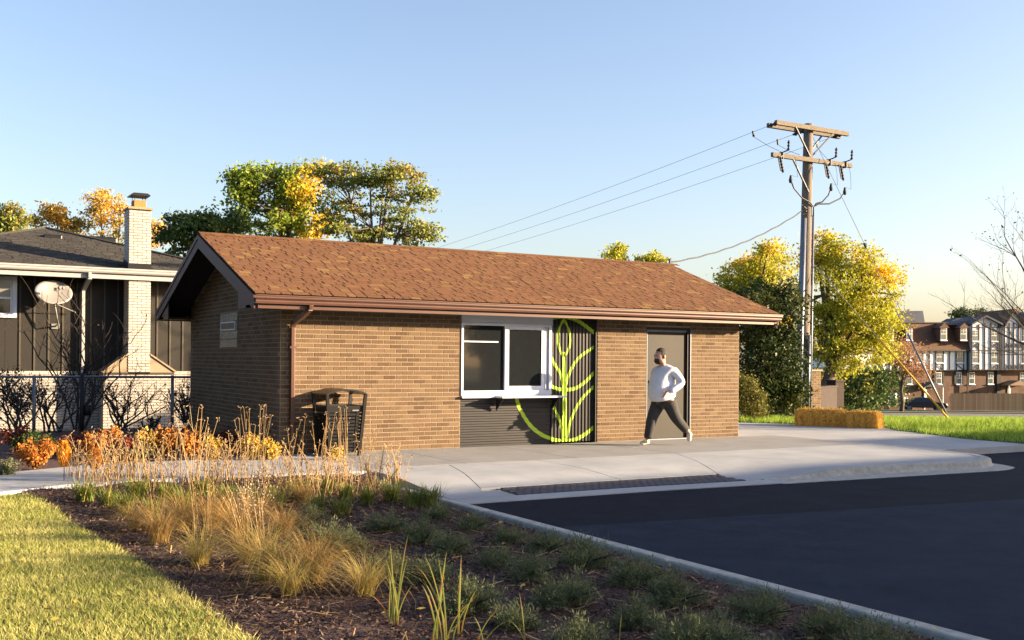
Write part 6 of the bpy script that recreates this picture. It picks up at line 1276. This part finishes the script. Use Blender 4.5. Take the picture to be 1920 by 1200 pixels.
for i, (px, py, top, rx, m, n, size, lab) in enumerate([
 (68, 878, 815, 38, O, 2200, .034, 'orange-red shrub at the far left above the walk'), (60, 850, 806, 46, DG, 1800, .03, 'dark green shrub behind the far-left orange shrub'), (15, 890, 860, 30, grey, 900, .03, 'small grey-green plant at the left edge by the walk'),
 (178, 858, 808, 32, O, 1700, .04, 'orange shrub in front of the bare-branched bush'), (212, 855, 800, 26, O, 1300, .04, 'tallest russet-orange shrub of the left row'), (240, 858, 822, 24, RD, 1000, .04, 'brown-red low shrub beside the tallest orange one'), (275, 855, 806, 28, GD, 1500, .04, 'golden shrub in the middle of the strip'), (262, 862, 830, 22, grey, 1100, .04, 'grey-green shrub before the golden one'),
 (310, 855, 802, 28, O, 1500, .04, 'red-orange shrub right of the golden shrub'), (355, 855, 805, 26, O, 1300, .04, 'orange shrub by the tall pale sheaf'), (400, 862, 818, 26, GD, 1400, .04, 'yellow shrub before the shaded gable wall'), (425, 840, 802, 24, RD, 1000, .04, 'dark wine-red shrub against the gable wall'), (385, 835, 800, 30, DG, 1000, .035, 'dark green shrub against the gable wall'),
 (478, 862, 812, 24, GD, 1500, .038, 'yellow shrub at the gable corner'), (508, 862, 822, 20, GD, 1100, .036, 'smaller yellow shrub next to the downspout'), (632, 862, 838, 16, GD, 600, .03, 'small yellow plant at the foot of the litter bin'), (120, 852, 822, 34, RD, 1300, .035, 'dark wine-red shrub behind the orange sprig'), (150, 842, 812, 30, RD, 1100, .035, 'dark wine-red shrub before the chain-link fence'), (300, 838, 812, 50, DG, 1300, .035, 'low dark green shrub behind the golden shrub'), (35, 845, 790, 40, RD, 1000, .035, 'dark shrub under the vines at the far left'), (450, 850, 825, 18, O, 700, .035, 'small orange shrub between two yellow ones')]):
    leafshrub(px, py, top, rx, m, lab, 500+i, n, size)
# bright orange sprigs
for i, (px, py, top, lab) in enumerate([(120, 905, 828, 'bright orange feathery sprig on a thin stem by the walk'), (178, 905, 842, 'second orange feathery sprig, right of the first')]):
    g_ = G(px, py, -.02); Zc = (g_[0]-CAM[0])*FW[0]+(g_[1]-CAM[1])*FW[1]; H = (py-top)*Zc/FPX; e = empty('orange_sprig', (g_[0], g_[1], -.03), lab, 'sprig'); r = np.random.default_rng(i); n = 1500; t = r.uniform(.4, 1, n); rad = .075*np.sin((t-.36)/.66*PI)**.6*r.uniform(0, 1, n)**.5; a = r.uniform(0, 2*PI, n)
    P = np.stack([np.cos(a)*rad, np.sin(a)*rad, t*H], 1); D = np.stack([np.cos(a)*.4, np.sin(a)*.4, np.ones(n)], 1)*.035; s_ = r.normal(0, 1, (n, 3))*.003; V = np.stack([P-s_, P+s_, P+D], 1).reshape(-1, 3); me = npmesh('needles', V, np.arange(3*n).reshape(-1, 3)); me.materials.append(MAT['leafor'] if 'leafor' in MAT else mk('bright_orange', (.70, .30, .02), .7)); o = bpy.data.objects.new('needles', me); C.objects.link(o); o.parent = e
    b = MB(); b.tube([(0, 0, 0), (0, 0, H*.9)], [.006, .003], 5); me = b.mesh('stem'); me.materials.append(MAT['twig']); o = bpy.data.objects.new('stem', me); C.objects.link(o); o.parent = e
# feathery green-brown plant at the pavement
g_ = G(705, 925, -.05); e = empty('feathery_plant', (g_[0], g_[1], -.08), 'feathery olive plant with spiky branches at the pavement edge', 'garden plant'); b = MB(); r = np.random.default_rng(3); VV = []
for (x, h) in ((.08, .52), (-.13, .36), (.24, .30)):
    d = RT*x; b.tube([(0, 0, 0), tuple(d*.5+UP*h*.5), tuple(d+UP*h)], [.006, .005, .002], 5); n = 260; t = r.uniform(.35, 1, n)[:, None]; P = d*t+UP*h*t; D = r.normal(0, 1, (n, 3)); D[:, 2] = np.abs(D[:, 2])*.7; D /= np.linalg.norm(D, axis=1)[:, None]; s_ = np.cross(D, UP+.01)*.0025; VV.append(np.stack([P-s_, P+s_, P+D*.06], 1).reshape(-1, 3))
VV = np.concatenate(VV); me = npmesh('needles', VV, np.arange(len(VV)).reshape(-1, 3)); me.materials.append(varied('olive_needles', [(.20, .17, .06), (.28, .22, .09)], .7, 0, bump=0, transl=.2)); o = bpy.data.objects.new('needles', me); C.objects.link(o); o.parent = e; b.build('stem', MAT['twig'], None).parent = e
# bare bushes and vines along the fence
def barebush(px, py, top, w_, sd, lab, Zy=6.7, leaf=0, k0=7):
    g_ = PLN(px, py, 1, Zy); e = empty('bare_shrub', (g_[0], g_[1], terr(g_[0], g_[1])-.05), lab, 'shrub'); hgt = PLN(px, top, 1, Zy)[2]-e.location.z; rw = w_*.0104; r = random.Random(sd); b = MB(); tips = []
    def grow(p, d, L, rad, dep):
        pts = [p]; dd = Vector(d)
        for i in range(3): dd = (dd+Vector((r.gauss(0, .18), r.gauss(0, .12), r.gauss(.02, .12)))).normalized(); pts.append(pts[-1]+dd*L/3)
        b.tube(pts, [rad*(1-.4*i/3) for i in range(4)], 4, cap=False); tips.extend(pts[2:])
        if dep: 
            for j in range(3): a = r.uniform(0, 2*PI); nd = (dd*.8+Vector((math.cos(a)*.8, math.sin(a)*.5, r.uniform(-.1, .7)))).normalized(); grow(pts[r.choice([1, 2, 3])], nd, L*r.uniform(.45, .75), rad*.6, dep-1)
    for i in range(k0): a = -1+2*i/(k0-1); grow(Vector((r.gauss(0, .08), r.gauss(0, .05), 0)), Vector((a*rw*1.0, r.gauss(0, .15), hgt*r.uniform(.6, 1))).normalized(), hgt*.62, .022, 3)
    me = b.mesh('stems', True); me.materials.append(MAT['twig']); o = bpy.data.objects.new('stems', me); C.objects.link(o); o.parent = e
    if leaf: rr = np.random.default_rng(sd); P = np.array([tuple(tips[rr.integers(len(tips))]) for _ in range(leaf)])+rr.normal(0, .05, (leaf, 3)); me = npmesh('leaves', leafquads(P, .05, rr), np.arange(4*leaf).reshape(-1, 4)); me.materials.append(MAT['vine'] if 'vine' in MAT else MAT.setdefault('vine', varied('dark_vine_leaves', [(.035, .025, .015), (.05, .04, .02), (.025, .02, .012)], .8, 0, bump=0))); o = bpy.data.objects.new('leaves', me); C.objects.link(o); o.parent = e
barebush(30, 830, 705, 60, 1, 'tangled dark vine thicket at the far left on the fence', 6.65, 1300)
barebush(95, 830, 708, 45, 2, 'dark leafy branches left of the downspout shadow', 6.7, 500)
barebush(150, 820, 600, 55, 3, 'tall thin bare-branched bush rising over the house wall', 7.3, 60)
barebush(225, 815, 715, 60, 4, 'bare dark crooked bush in front of the cream chimney base', 6.9, 160, 8)
barebush(345, 815, 715, 26, 6, 'leafy dark bush squeezed against the gable corner', 6.6, 420, 5)
barebush(285, 815, 780, 40, 7, 'low bare bush right of the crooked one', 6.8, 90, 5)
rr = np.random.default_rng(4); n = 260; P = np.stack([rr.uniform(-7, .2, n), rr.uniform(-12, -2.4, n), np.zeros(n)], 1); P[:, 2] = [gz(*p[:2])+.035 for p in P]; Vl = leafquads(P, .05, rr, asp=.7); Vl = Vl.reshape(-1, 4, 3); Vl[:, :, 2] = P[:, None, 2]+(Vl[:, :, 2]-P[:, None, 2])*.35; Vl = Vl.reshape(-1, 3)
o = link('fallen_leaves', npmesh('fallen_leaves', Vl, np.arange(4*n).reshape(-1, 4)), lm['amber']); o['kind'] = 'stuff'
# drifted leaves and straw bits on the mulch
chips('straw_litter', lambda x, y: x > lawn_x(y), 1500, -3.3, .1, -12.2, -3.0, lambda x, y: gz(x, y)-.005, MAT['dryst'], (.04, .16), 8, (.03, .08))
